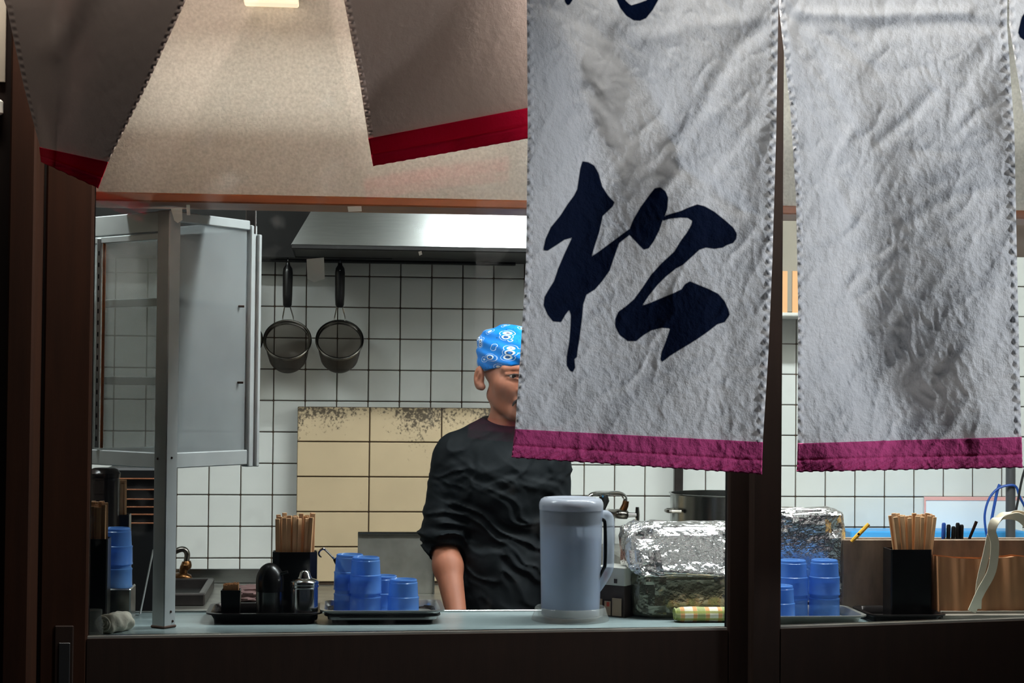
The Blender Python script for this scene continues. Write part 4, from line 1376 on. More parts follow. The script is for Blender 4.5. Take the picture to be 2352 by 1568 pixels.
tag(sh, 'shiny steel shaker with a conical lid on the condiment tray', 'shaker')

# ------------------------------------------------------------------ water jug on its dish
jc = at(1310, 1400, 3.93)
JY = 3.93
JX = jc.x
dz = ZC
o = MB().lathe([(0.060, 0.0), (0.0885, 0.0), (0.0885, 0.004), (0.083, 0.016), (0.0805, 0.027), (0.0775, 0.030), (0.0745, 0.026), (0.0735, 0.010), (0.0, 0.008)], (JX, JY, dz), 56).build('drip_dish', m_clear, origin=(JX, JY, dz))
tag(o, 'clear plastic dish under the smoky water jug', 'dish')
jz = dz + 0.0095
jug = empty('water_jug', (JX, JY, jz))
zy = lambda y: at(1310, y, JY).z - jz
MB().lathe([(0.064, 0.0), (0.0665, 0.003), (0.0675, 0.05), (0.0705, zy(1230)), (0.0722, zy(1168)), (0.0724, zy(1160)), (0.0700, zy(1160)), (0.0640, 0.006), (0.0, 0.006)], (JX, JY, jz), 56).build('jug_body', m_jug, parent=jug)
MB().lathe([(0.0632, 0.008), (0.0648, 0.05), (0.0675, zy(1236)), (0.0, zy(1236))], (JX, JY, jz), 48).build('water', m_jug_core, parent=jug)
lid = MB().lathe([(0.0728, zy(1170)), (0.0735, zy(1160)), (0.0725, zy(1153)), (0.069, zy(1146)), (0.062, zy(1142)), (0.056, zy(1142.5)), (0.052, zy(1145)), (0.0, zy(1145))], (JX, JY, jz), 56).build('lid', m_jug_lid, parent=jug)
MB().lathe([(0.0665, zy(1203)), (0.0685, zy(1200)), (0.0690, zy(1168)), (0.067, zy(1168)), (0.066, zy(1200))], (JX, JY, jz), 48).build('inner_collar', m_smoke, parent=lid)
hp = [(1372, 1188), (1388, 1184), (1397, 1190), (1399, 1215), (1398, 1262), (1397, 1300), (1388, 1322), (1372, 1348), (1360, 1364)]
hpt = [at(x, y, JY - 0.012) for (x, y) in hp]
MB().tube(hpt, [0.0085, 0.0085, 0.0085, 0.0085, 0.0085, 0.0085, 0.0085, 0.008, 0.006], 12, flat=1.5).build('handle', m_jug, parent=jug)
hp2 = [at(x, y, JY - 0.020) for (x, y) in ((1374, 1194), (1386, 1194), (1390, 1210), (1390, 1290), (1384, 1310), (1366, 1345), (1350, 1374))]
MB().tube(hp2, [0.003, 0.004, 0.004, 0.004, 0.0035, 0.003, 0.002], 8).build('handle_rib', m_black, parent=jug)
sp = at(1275, 1350, JY - 0.07)
tag(jug, 'smoky grey plastic water jug with lid and side handle', 'jug')

# ------------------------------------------------------------------ boxes and foil right of the jug
bx = at(1420, 1398, 4.0)
wbx = empty('carton', (bx.x, 4.0, ZC))
mt = Matrix.Translation((bx.x, 4.0, ZC)) @ Matrix.Rotation(math.radians(52), 4, 'Z')
hz_ = at(1432, 1340, 4.0).z - ZC
ht_ = at(1432, 1298, 4.0).z - ZC
MB().box((-0.034, -0.034, 0), (0.034, 0.034, hz_), 0.001, mt).build('lower_carton', m_card_dark, parent=wbx)
MB().box((-0.037, -0.037, hz_), (0.037, 0.037, ht_), 0.002, mt).build('white_lid', m_cardboard, parent=wbx)
for (a0, a1, z0, z1, mm) in ((-0.030, -0.020, 0.010, 0.040, m_beige_print), (-0.014, 0.002, 0.004, 0.036, m_beige_print), (0.006, 0.030, 0.004, 0.044, m_beige_print), (-0.008, -0.001, 0.024, 0.034, m_red), (-0.014, -0.005, hz_ + 0.008, hz_ + 0.030, m_red), (0.012, 0.020, hz_ + 0.006, hz_ + 0.016, m_card_dark)):
    up_ = z0 > hz_
    yy = -0.0376 if up_ else -0.0346
    MB().box((a0, yy - (0.0009 if z1 < 0.0345 and mm is m_red else 0.0004), z0), (a1, yy + 0.001, z1), 0, Matrix(mt) @ Matrix.Rotation(math.radians(-90), 4, 'Z') @ Matrix.Translation((0, -0.006, 0)) if not up_ else Matrix(mt) @ Matrix.Rotation(math.radians(-90), 4, 'Z') @ Matrix.Translation((0, -0.006, 0))).build('printed_mark', mm, parent=wbx)
tag(wbx, 'small dark printed carton with a white lid between the jug and the foil', 'carton')


def foil_block(name, px0, px1, py0, z0, Y, dep, mat, seed, amp, label, lean=0.0, sm=12):
    xa, xb = at(px0, py0 + 40, Y - dep / 2).x, at(px1, py0 + 40, Y - dep / 2).x
    zt = at((px0 + px1) / 2, py0, Y - dep / 2).z
    cx, hx, hz = (xa + xb) / 2, (xb - xa) / 2, (zt - z0) / 2
    off = Vector((seed * 2.3, seed * 0.7, seed * 1.9))
    vs, fs = [], []
    nu, nv = 72, 34
    sg = lambda a, e: math.copysign(abs(a) ** e, a)
    for j in range(nv + 1):
        ph = -math.pi / 2 + math.pi * j / nv
        for i in range(nu):
            an = 2 * math.pi * i / nu
            d = Vector((sg(math.cos(ph), 0.25) * sg(math.cos(an), 0.35), sg(math.cos(ph), 0.25) * sg(math.sin(an), 0.5), sg(math.sin(ph), 0.35)))
            q = Vector((d.x * hx, d.y * dep / 2, d.z * hz))
            s1 = abs(mnoise.noise(q * 22 + off))
            s2 = abs(mnoise.noise(q * 55 + off))
            s3 = mnoise.cell(q * 60 + off)
            k = amp * ((0.3 - s1) * 1.0 + (0.3 - s2) * 0.55 + 0.12 * s3)
            n_ = Vector((d.x * 0.35, d.y, d.z * 0.45)).normalized()
            q = q + n_ * k
            q.y += lean * (q.z / hz)
            q.z = max(q.z, -hz)
            vs.append(Vector((cx, Y, z0 + hz)) + q)
    for j in range(nv):
        for i in range(nu):
            i2 = (i + 1) % nu
            fs.append((j * nu + i, j * nu + i2, (j + 1) * nu + i2, (j + 1) * nu + i))
    o = MB().add(vs, fs).build(name, mat, origin=(cx, Y, z0), smooth=sm)
    tag(o, label, 'foil bundle')
    return o


foil_block('foil_parcel', 1456, 1712, 1312, ZC, 4.0, 0.13, m_foil_dark, 5, 0.012, 'dull crumpled foil parcel in plastic at the bottom beside the carton')
zf = at(1560, 1312, 4.0).z - 0.004
foil_block('foil_parcel', 1438, 1715, 1206, zf, 4.0, 0.105, m_foil, 11, 0.016, 'bright crumpled aluminium foil parcel on top of the dull one', lean=0.03)
foil_block('foil_parcel', 1768, 1946, 1170, ZC + 0.004, 4.04, 0.06, m_foil, 17, 0.014, 'tall crumpled foil parcel behind the cups at the middle post')


# rolled check towel
def mat_check():
    m = M('check_towel', lin(222, 214, 190), 0.95, bump=(160, 0.4, 0.002))
    nt = m.node_tree
    N, L = nt.nodes, nt.links
    bs = N['Principled BSDF']
    tc = N.new('ShaderNodeTexCoord')
    prev = None
    for (dirn, sc_, colr) in (('X', 11, lin(216, 140, 60)), ('Z', 20, lin(150, 150, 60)), ('X', 5.5, lin(140, 150, 70))):
        wv = N.new('ShaderNodeTexWave')
        wv.bands_direction = dirn
        wv.inputs['Scale'].default_value = sc_
        L.new(tc.outputs['Object'], wv.inputs['Vector'])
        mr = N.new('ShaderNodeMapRange')
        mr.inputs['From Min'].default_value = 0.72
        mr.inputs['From Max'].default_value = 0.80
        mr.inputs['To Max'].default_value = 0.8
        L.new(wv.outputs['Fac'], mr.inputs['Value'])
        mx = N.new('ShaderNodeMix')
        mx.data_type = 'RGBA'
        mx.inputs['B'].default_value = colr
        if prev is None:
            mx.inputs['A'].default_value = lin(222, 214, 190)
        else:
            L.new(prev, mx.inputs['A'])
        L.new(mr.outputs[0], mx.inputs['Factor'])
        prev = mx.outputs['Result']
    L.new(prev, bs.inputs['Base Color'])
    return m


m_check = mat_check()


def roll_towel(name, p, q, r, mat, label, wob=0.12, seed=0, flat=0.8, hole=True):
    p, q = Vector(p), Vector(q)
    rings = []
    n = 26
    ax = (q - p).normalized()
    sd2 = Vector((-ax.y, ax.x, 0))
    for i in range(n + 1):
        t = i / n
        k = min(1, 0.72 + 2.5 * min(t, 1 - t) * 2)
        c = p + (q - p) * t
        ring = []
        for a in np.linspace(0, 2 * math.pi, 28, endpoint=False):
            rr = r * k * (1 + wob * mnoise.noise(Vector((t * 4, math.cos(a) * 1.2, math.sin(a) * 1.2 + seed))))
            ring.append(c + sd2 * math.cos(a) * rr + Vector((0, 0, max(math.sin(a) * rr * flat, -r * flat * 0.96))))
        rings.append(ring)
    root = empty(name, ((p + q) / 2) - Vector((0, 0, r * flat)))
    MB().loft(rings).build('rolled_cloth', mat, parent=root, smooth=60)
    if hole:
        pts = []
        for k in range(60):
            a = k * 0.32
            rr = r * 0.85 * (1 - k / 64)
            pts.append(p - ax * 0.002 + sd2 * math.cos(a) * rr + Vector((0, 0, math.sin(a) * rr * flat)))
        MB().tube(pts, r * 0.09, 6).build('rolled_edge', mat, parent=root, smooth=60)
    tag(root, label, 'towel')
    return root


tr_ = 0.021
pp0, pp1 = at(1552, 1398, 3.885), at(1720, 1398, 3.885)
roll_towel('rolled_towel', (pp0.x, 3.885, ZC + tr_ * 0.8), (pp1.x, 3.885, ZC + tr_ * 0.8), tr_, m_check, 'rolled check towel lying on the counter in front of the foil')

# ------------------------------------------------------------------ right pane: box, pens, clip, bag
b0, b1 = at(1935, 1238, 4.015), at(2420, 1238, 4.015)
wb_ = empty('wooden_box', ((b0.x + b1.x) / 2, 4.04, ZC))
MB().box((b0.x, 4.010, ZC), (b1.x, 4.020, b0.z), 0.002).build('front_board', m_boxwood, parent=wb_)
MB().box((b0.x, 4.062, ZC), (b1.x, 4.070, b0.z), 0.002).build('back_board', m_boxwood, parent=wb_)
MB().box((b0.x, 4.020, ZC), (b0.x + 0.01, 4.062, b0.z), 0.002).build('end_board', m_boxwood, parent=wb_)
MB().box((b1.x - 0.01, 4.020, ZC), (b1.x, 4.062, b0.z), 0.002).build('end_board', m_boxwood, parent=wb_)
MB().box((b0.x + 0.01, 4.020, ZC), (b1.x - 0.01, 4.062, ZC + 0.008)).build('bottom_board', m_boxwood, parent=wb_)
tag(wb_, 'long grey-brown weathered wooden box standing on the counter', 'box')
for k, px in enumerate((2166, 2177, 2188, 2198, 2207)):
    top = at(px, 1200 + (k % 3) * 4, 4.04)
    pn = empty('marker_pen', (top.x, 4.04, ZC + 0.009))
    MB().tube([(top.x, 4.04, ZC + 0.009), (top.x + 0.001, 4.04, top.z - 0.035)], 0.0045, 10).build('barrel', m_blackmatt if k else m_bluewire, parent=pn)
    MB().tube([(top.x + 0.001, 4.04, top.z - 0.035), (top.x + 0.002, 4.04, top.z - 0.003), (top.x + 0.002, 4.04, top.z)], [0.005, 0.005, 0.003], 10).build('cap', m_black if k else m_bluewire, parent=pn)
    tag(pn, 'blue-barrelled marker pen standing in the wooden box' if k == 0 else 'black marker pen standing in the row in the wooden box', 'pen', 'marker pens in the wooden box')
o = MB().tube([A(2212, 1300, 4.04), A(2226, 1238, 4.04), A(2243, 1197, 4.04)], [0.003, 0.0035, 0.004], 8).build('wooden_stick', m_wood_post, origin=A(2212, 1300, 4.04))
tag(o, 'thin brown stick leaning out of the wooden box beside the black pens', 'stick')
cl = empty('clothes_peg', A(1955, 1244, 4.0))
for s_ in (0, 1):
    ds = Vector((0.006, 0.0, 0.006)) * (1 if s_ else -1)
    p_, q_ = A(1958, 1241, 4.003) + ds * 0.45, A(1990, 1209, 3.998) + ds
    MB().tube([p_, p_ * 0.5 + q_ * 0.5 + ds * 0.1, q_], [0.0040, 0.0055, 0.0050], 8, flat=0.9).build('jaw', m_yellow, parent=cl)
MB().tube([A(1972, 1226, 3.995), A(1975, 1228, 4.006)], 0.003, 8).build('spring', m_chrome, parent=cl)
tag(cl, 'yellow plastic clothes peg clipped to the corner of the wooden box', 'peg')

# brown bag with grey base and cream straps
g0, g1 = at(2158, 1400, 3.885), at(2450, 1400, 3.885)
gz = at(2200, 1278, 3.885).z
bag = empty('tote_bag', ((g0.x + g1.x) / 2, 3.93, ZC))
U, V = np.meshgrid(np.linspace(0, 1, 90), np.linspace(0, 1, 20), indexing='ij')
P = np.zeros(U.shape + (3,))
P[..., 0] = g0.x + (g1.x - g0.x) * U
P[..., 1] = 3.885 + 0.0035 * np.sin(U * 30) * (0.4 + 0.6 * V) + 0.0012 * np.sin(U * 63 + 1) + 0.012 * V
P[..., 2] = ZC + 0.016 + (gz - ZC - 0.016) * V * (1 - 0.05 * np.abs(np.sin(U * 5.0)))
fr_ = MB().grid(P)
P2_ = P.copy()
P2_[..., 1] += 0.085 - 0.045 * V
fr_.grid(P2_)
for e in (0, -1):
    fr_.grid(np.stack([P[e], P2_[e]], 0))
fr_.grid(np.stack([P[:, -1] - np.array([0, 0, 0.004]), P2_[:, -1] - np.array([0, 0, 0.004])], 0))
fr_.build('bag_body', m_leather, parent=bag, smooth=60)
MB().box((g0.x - 0.006, 3.868, ZC), (g1.x + 0.006, 3.985, ZC + 0.022), 0.008, seg=3).build('bag_base', m_greycloth, parent=bag)


def ribbon(path, wdir, wd, name, mat, parent):
    vs, fs = [], []
    wdir = Vector(wdir)
    # densify
    pts = []
    n = len(path)
    for i in range(n - 1):
        p0_, p1_, p2_, p3_ = path[max(i - 1, 0)], path[i], path[i + 1], path[min(i + 2, n - 1)]
        for k in range(8):
            t = k / 8
            pts.append(0.5 * ((2 * p1_) + (p2_ - p0_) * t + (2 * p0_ - 5 * p1_ + 4 * p2_ - p3_) * t * t + (3 * p1_ - p0_ - 3 * p2_ + p3_) * t ** 3))
    pts.append(path[-1])
    for i, p in enumerate(pts):
        t = (pts[min(i + 1, len(pts) - 1)] - pts[max(i - 1, 0)]).normalized()
        s_ = (wdir - t * wdir.dot(t)).normalized() * wd
        nn = t.cross(s_).normalized() * 0.001
        vs += [p - s_ - nn, p + s_ - nn, p + s_ + nn, p - s_ + nn]
    for i in range(len(pts) - 1):
        for k in range(4):
            fs.append((i * 4 + k, i * 4 + (k + 1) % 4, (i + 1) * 4 + (k + 1) % 4, (i + 1) * 4 + k))
    MB().add(vs, fs).build(name, mat, parent=parent, smooth=40)


ribbon([A(2232, 1404, 3.870), A(2252, 1360, 3.865), A(2278, 1310, 3.865), A(2285, 1250, 3.865), A(2278, 1220, 3.865), A(2286, 1196, 3.870), A(2312, 1186, 3.880), A(2345, 1190, 3.890), A(2375, 1230, 3.900), A(2385, 1290, 3.895)], (1, 0, 0.3), 0.010, 'strap', m_strap, bag)
ribbon([A(2246, 1398, 3.873), A(2250, 1340, 3.870), A(2266, 1270, 3.870), A(2276, 1226, 3.870), A(2292, 1192, 3.880), A(2322, 1176, 3.890), A(2352, 1180, 3.910)], (1, 0, 0.2), 0.008, 'strap', m_strap, bag)
tag(bag, 'brown ribbed bag with grey base and cream straps on the counter', 'bag')

# ------------------------------------------------------------------ things under the cabinet at the left
jx = at(238, 1250, 4.03)
cn = empty('canister', (jx.x, 4.02, ZC))
cr = 0.036
cz_ = at(238, 1075, 4.0).z - ZC
MB().lathe([(cr - 0.004, 0), (cr, 0.004), (cr, cz_ - 0.03), (cr - 0.003, cz_ - 0.02)], (jx.x, 4.02, ZC), 36).build('canister_body', m_smoke, parent=cn)
MB().lathe([(cr, cz_ - 0.022), (cr + 0.001, cz_ - 0.012), (cr - 0.006, cz_ - 0.003), (cr - 0.014, cz_), (0, cz_)], (jx.x, 4.02, ZC), 36).build('lid', m_smoke, parent=cn)
tag(cn, 'tall smoky brown canister under the aluminium cabinet', 'canister')
rs0, rs1 = at(243, 1345, 3.93).x, at(306, 1345, 3.93).x
zr_ = at(270, 1346, 3.93).z
o = MB().box((rs0, 3.885, ZC), (rs1, 4.018 - 0.036 + 0.0, zr_), 0.003).build('steel_riser', m_steel, origin=((rs0 + rs1) / 2, 3.93, ZC))
tag(o, 'small steel riser block under the blue cups below the cabinet', 'riser')
G = 'blue cups under the cabinet'
cup(266, 3.925, zr_, 'lower blue plastic cup of the stack on the steel riser', G, 1340)
cup(266, 3.925, zr_ + 0.0495, 'top blue plastic cup of the stack on the steel riser', G, 1340)
dk = empty('dark_panel_stand_in', (at(310, 1400, 4.45).x, 4.55, 0))  # stands in for a polished dark panel full of reflections
d0, d1 = at(240, 1074, 4.45), at(372, 1074, 4.45)
MB().box((d0.x, 4.45, 0.0), (d1.x, 4.75, d0.z), 0.006).build('body', m_blackmatt, parent=dk)
for k, y in enumerate((1099, 1124, 1146, 1164, 1181, 1201)):
    zz_ = at(320, y, 4.45).z
    MB().box((d0.x + 0.03, 4.444, zz_ - 0.0016), (d1.x - 0.004, 4.452, zz_ + 0.0016), 0.0005).build('trim_line', m_copper, parent=dk)
tag(dk, 'black appliance body standing in for a reflective dark panel behind the cabinet post', 'appliance')
lp = MB()
l0_, l1_ = at(352, 1262, 4.06), at(322, 1404, 4.03)
lp.tube([(l1_.x, 4.03, ZC + 0.003), (l0_.x, 4.062, l0_.z)], 0.006, 4, flat=0.35)
tag(lp.build('leaning_strip', m_alu, origin=(l1_.x, 4.03, ZC), smooth=0), 'flat aluminium strip leaning beside the cabinet post', 'strip')
pp0, pp1 = at(240, 1380, 3.74), at(268, 1378, 3.86)
tw_r = 0.024
roll_towel('rolled_towel', (pp0.x, 3.735, ZC + tw_r * 0.85), (pp1.x + 0.03, 3.80, ZC + tw_r * 0.85), tw_r, m_towel_w, 'white rolled towel with a dark open end by the window frame', 0.3, 4, 0.85)
gj = at(216, 1440, 3.70)
gl_ = empty('glass_jar', (gj.x, 3.68, ZC))
MB().lathe([(0.016, 0), (0.021, 0.003), (0.022, 0.03), (0.018, 0.042), (0.018, 0.050), (0.016, 0.050), (0.016, 0.042), (0.019, 0.03), (0.018, 0.005), (0, 0.005)], (gj.x, 3.68, ZC), 28).build('jar_body', m_clear, parent=gl_)
MB().lathe([(0.019, 0.050), (0.019, 0.058), (0.0, 0.059)], (gj.x, 3.68, ZC), 28).build('lid', m_clear, parent=gl_)
tag(gl_, 'small clear jar in the corner of the window frame', 'jar')

# ------------------------------------------------------------------ the cook
class Field:
    """signed distance field on a grid, turned into one continuous surface"""
    def __init__(s, lo, hi, h):
        s.lo, s.h = np.array(lo, np.float32), h
        s.n = np.ceil((np.array(hi) - np.array(lo)) / h).astype(int) + 1
        s.ax = [s.lo[i] + np.arange(s.n[i], dtype=np.float32) * h for i in range(3)]
        s.D = np.full(s.n, 0.08, np.float32)

    def sl(s, lo, hi, m):
        r = []
        for i in range(3):
            a = int(np.clip(np.floor((lo[i] - m - s.lo[i]) / s.h), 0, s.n[i]))
            b_ = int(np.clip(np.ceil((hi[i] + m - s.lo[i]) / s.h) + 1, 0, s.n[i]))
            r.append(slice(a, b_))
        return tuple(r)

    def pts(s, sl):
        return np.stack(np.meshgrid(s.ax[0][sl[0]], s.ax[1][sl[1]], s.ax[2][sl[2]], indexing='ij'), -1)

    def comb(s, sl, d, k, op):
        A_ = s.D[sl]
        if op == 'sub':
            d = -d
            hh_ = np.clip(0.5 - 0.5 * (A_ - d) / k, 0, 1)
            s.D[sl] = A_ * (1 - hh_) + d * hh_ + k * hh_ * (1 - hh_)
        else:
            hh_ = np.clip(0.5 + 0.5 * (A_ - d) / k, 0, 1)
            s.D[sl] = A_ * (1 - hh_) + d * hh_ - k * hh_ * (1 - hh_)

    def ell(s, c, r, k=0.01, op='add', R=None):
        c = np.array(c, np.float32)
        r = np.array(r, np.float32)
        m = max(r)
        sl = s.sl(c - m, c + m, 0.06)
        P = s.pts(sl) - c
        if R is not None:
            P = P @ np.array(R, np.float32).T
        k0 = np.linalg.norm(P / r, axis=-1)
        k1 = np.linalg.norm(P / (r * r), axis=-1) + 1e-6
        s.comb(sl, k0 * (k0 - 1) / k1, k, op)

    def cap(s, a, b_, ra, rb, k=0.01, op='add', squash=None):
        a, b_ = np.array(a, np.float32), np.array(b_, np.float32)
        m = max(ra, rb)
        sl = s.sl(np.minimum(a, b_) - m, np.maximum(a, b_) + m, 0.06)
        P = s.pts(sl)
        ab = b_ - a
        t = np.clip(((P - a) @ ab) / (ab @ ab + 1e-9), 0, 1)
        Q = P - a - t[..., None] * ab
        d = np.linalg.norm(Q, axis=-1) - (ra + (rb - ra) * t)
        s.comb(sl, d, k, op)

    def warp(s, fn):
        sl = (slice(None),) * 3
        near = np.abs(s.D) < 0.04
        idx = np.argwhere(near)
        P = s.lo + idx * s.h
        s.D[near] += fn(P).astype(np.float32)

    def cut(s, p, n):
        n = np.array(n, np.float32)
        n /= np.linalg.norm(n)
        d = (s.ax[0][:, None, None] - p[0]) * n[0] + (s.ax[1][None, :, None] - p[1]) * n[1] + (s.ax[2][None, None, :] - p[2]) * n[2]
        s.D = np.maximum(s.D, d.astype(np.float32))

    def mesh(s, relax=1):
        D = s.D
        S = D < 0
        nx, ny, nz = D.shape
        cnt = np.zeros((nx - 1, ny - 1, nz - 1), np.int8)
        offs = [(i, j, k) for i in (0, 1) for j in (0, 1) for k in (0, 1)]
        for (i, j, k) in offs:
            cnt += S[i:nx - 1 + i, j:ny - 1 + j, k:nz - 1 + k]
        act = (cnt > 0) & (cnt < 8)
        ids = np.full(act.shape, -1, np.int64)
        I = np.argwhere(act)
        ids[act] = np.arange(len(I))
        acc = np.zeros((len(I), 3))
        num = np.zeros(len(I))
        edges = [(a, b_) for a in offs for b_ in offs if sum(abs(np.array(a) - np.array(b_))) == 1 and a < b_]
        for (a, b_) in edges:
            d0 = D[I[:, 0] + a[0], I[:, 1] + a[1], I[:, 2] + a[2]]
            d1 = D[I[:, 0] + b_[0], I[:, 1] + b_[1], I[:, 2] + b_[2]]
            cr_ = (d0 < 0) != (d1 < 0)
            t = np.where(cr_, d0 / np.where(cr_, d0 - d1, 1), 0)
            pos = np.array(a) + t[:, None] * (np.array(b_) - np.array(a))
            acc += np.where(cr_[:, None], pos, 0)
            num += cr_
        V = s.lo + (I + acc / num[:, None]) * s.h
        faces = []
        for ax in range(3):
            o1, o2 = (ax + 1) % 3, (ax + 2) % 3
            sl0 = [slice(None)] * 3
            sl1 = [slice(None)] * 3
            sl0[ax] = slice(0, -1)
            sl1[ax] = slice(1, None)
            ch = S[tuple(sl0)] != S[tuple(sl1)]
            E = np.argwhere(ch)
            ok = (E[:, o1] > 0) & (E[:, o2] > 0) & (E[:, o1] < D.shape[o1] - 1) & (E[:, o2] < D.shape[o2] - 1)
            E = E[ok]
            q = []
            for (u, v_) in ((0, 0), (-1, 0), (-1, -1), (0, -1)):
                e = E.copy()
                e[:, o1] += u
                e[:, o2] += v_
                q.append(ids[e[:, 0], e[:, 1], e[:, 2]])
            q = np.stack(q, 1)
            fl = S[E[:, 0], E[:, 1], E[:, 2]]
            q[~fl] = q[~fl][:, ::-1]
            faces.append(q[(q >= 0).all(1)])
        return V, np.concatenate(faces)


def field_obj(fd, name, mat, parent=None, origin=None):
    V, Fq = fd.mesh()
    o0 = ORI[parent.name] if parent is not None else Vector(origin)
    me = bpy.data.meshes.new(name)
    me.from_pydata((V - np.array(o0)).tolist(), [], Fq.tolist())
    me.shade_smooth()
    me.materials.append(mat)
    ob = bpy.data.objects.new(name, me)
    COL.objects.link(ob)
    if parent is not None:
        ob.parent = parent
    else:
        ob.location = o0
    ORI[ob.name] = Vector(o0)
    return ob


YK = 4.50
HO = at(1174, 857, YK)                         # middle of the head at eye level
fa = math.radians(18)
EF = Vector((math.sin(fa), -math.cos(fa), 0))   # where the face looks
EX = Vector((math.cos(fa), math.sin(fa), 0))
# a slight nod
nod = math.radians(4)
EZ = Vector((0, 0, 1)) * math.cos(nod) + EF * math.sin(nod)
EF = EF * math.cos(nod) - Vector((0, 0, 1)) * math.sin(nod)
HR = np.array([list(EX), list(EF), list(EZ)])


def H(x, f, z):
    return HO + EX * x + EF * f + EZ * z


def W3(px, py, dy=0.0):
    return at(px, py, YK + dy)


sk_ = Field((HO.x - 0.27, YK - 0.36, 0.80), (HO.x + 0.27, YK + 0.20, HO.z + 0.14), 0.0030)
# head
sk_.ell(H(0, -0.008, 0.034), (0.074, 0.096, 0.084), 0.012, R=HR)
sk_.ell(H(0, 0.028, -0.042), (0.060, 0.062, 0.072), 0.025, R=HR)
sk_.ell(H(0, 0.066, -0.098), (0.024, 0.022, 0.018), 0.02, R=HR)
for s_ in (-1, 1):
    sk_.cap(H(s_ * 0.047, 0.000, -0.058), H(s_ * 0.016, 0.068, -0.100), 0.017, 0.015, 0.025)
    sk_.ell(H(s_ * 0.044, 0.054, -0.024), (0.020, 0.021, 0.020), 0.035, R=HR)
    sk_.cap(H(s_ * 0.012, 0.086, 0.017), H(s_ * 0.050, 0.070, 0.016), 0.009, 0.008, 0.014)
    sk_.ell(H(s_ * 0.032, 0.099, -0.002), (0.019, 0.016, 0.011), 0.010, 'sub', R=HR)
    sk_.cap(H(s_ * 0.018, 0.0875, 0.0055), H(s_ * 0.048, 0.077, 0.0025), 0.0048, 0.0040, 0.004)
    sk_.cap(H(s_ * 0.020, 0.086, -0.0085), H(s_ * 0.046, 0.076, -0.0070), 0.0038, 0.0032, 0.005)
    sk_.ell(H(s_ * 0.013, 0.098, -0.040), (0.0095, 0.012, 0.009), 0.006, R=HR)
    sk_.cap(H(s_ * 0.021, 0.098, -0.040), H(s_ * 0.034, 0.082, -0.074), 0.003, 0.003, 0.007, 'sub')
    # ear
    sk_.ell(H(s_ * 0.083, -0.016, -0.014), (0.013, 0.017, 0.031), 0.006, R=HR)
    sk_.ell(H(s_ * 0.094, -0.002, -0.010), (0.010, 0.012, 0.019), 0.004, 'sub', R=HR)
    sk_.cap(H(s_ * 0.086, -0.004, -0.002), H(s_ * 0.088, -0.012, -0.022), 0.003, 0.003, 0.004)
    sk_.ell(H(s_ * 0.080, -0.004, -0.036), (0.010, 0.011, 0.010), 0.006, R=HR)
sk_.cap(H(0, 0.090, 0.010), H(0, 0.113, -0.034), 0.0075, 0.0115, 0.012)
sk_.ell(H(0, 0.086, -0.066), (0.025, 0.012, 0.011), 0.010, R=HR)
sk_.ell(H(0, 0.084, -0.078), (0.020, 0.011, 0.007), 0.008, R=HR)
sk_.cap(H(-0.022, 0.094, -0.0715), H(0.022, 0.094, -0.0715), 0.0026, 0.0026, 0.004, 'sub')
sk_.cap(H(-0.024, 0.094, -0.0735), H(-0.034, 0.084, -0.081), 0.003, 0.002, 0.005, 'sub')
# neck and trunk
NB = W3(1164, 985, 0.02)
sk_.cap(H(0.004, -0.024, -0.055), NB, 0.043, 0.046, 0.025)
sk_.cap(H(-0.040, -0.026, -0.05), NB + Vector((-0.008, -0.046, -0.006)), 0.010, 0.010, 0.014)
SHL, SHR = W3(1041, 1048, 0.02), W3(1258, 1046, 0.02)
CH = W3(1152, 1110, 0.03)
WA = W3(1158, 1330, 0.03)
HP = W3(1160, 1440, 0.03)
sk_.cap(NB + Vector((0, 0.01, -0.02)), SHL + Vector((0.02, 0, 0.010)), 0.036, 0.040, 0.03)
sk_.cap(NB + Vector((0, 0.01, -0.02)), SHR + Vector((-0.02, 0, 0.010)), 0.036, 0.040, 0.03)
sk_.ell(CH, (0.135, 0.095, 0.15), 0.05)
sk_.ell(WA, (0.118, 0.088, 0.17), 0.05)
ELL, ELR = W3(1018, 1238, 0.02), W3(1277, 1225, 0.01)
WRL = W3(1050, 1420, -0.13)
WRR = ELR + Vector((0.015, -0.13, -0.22))
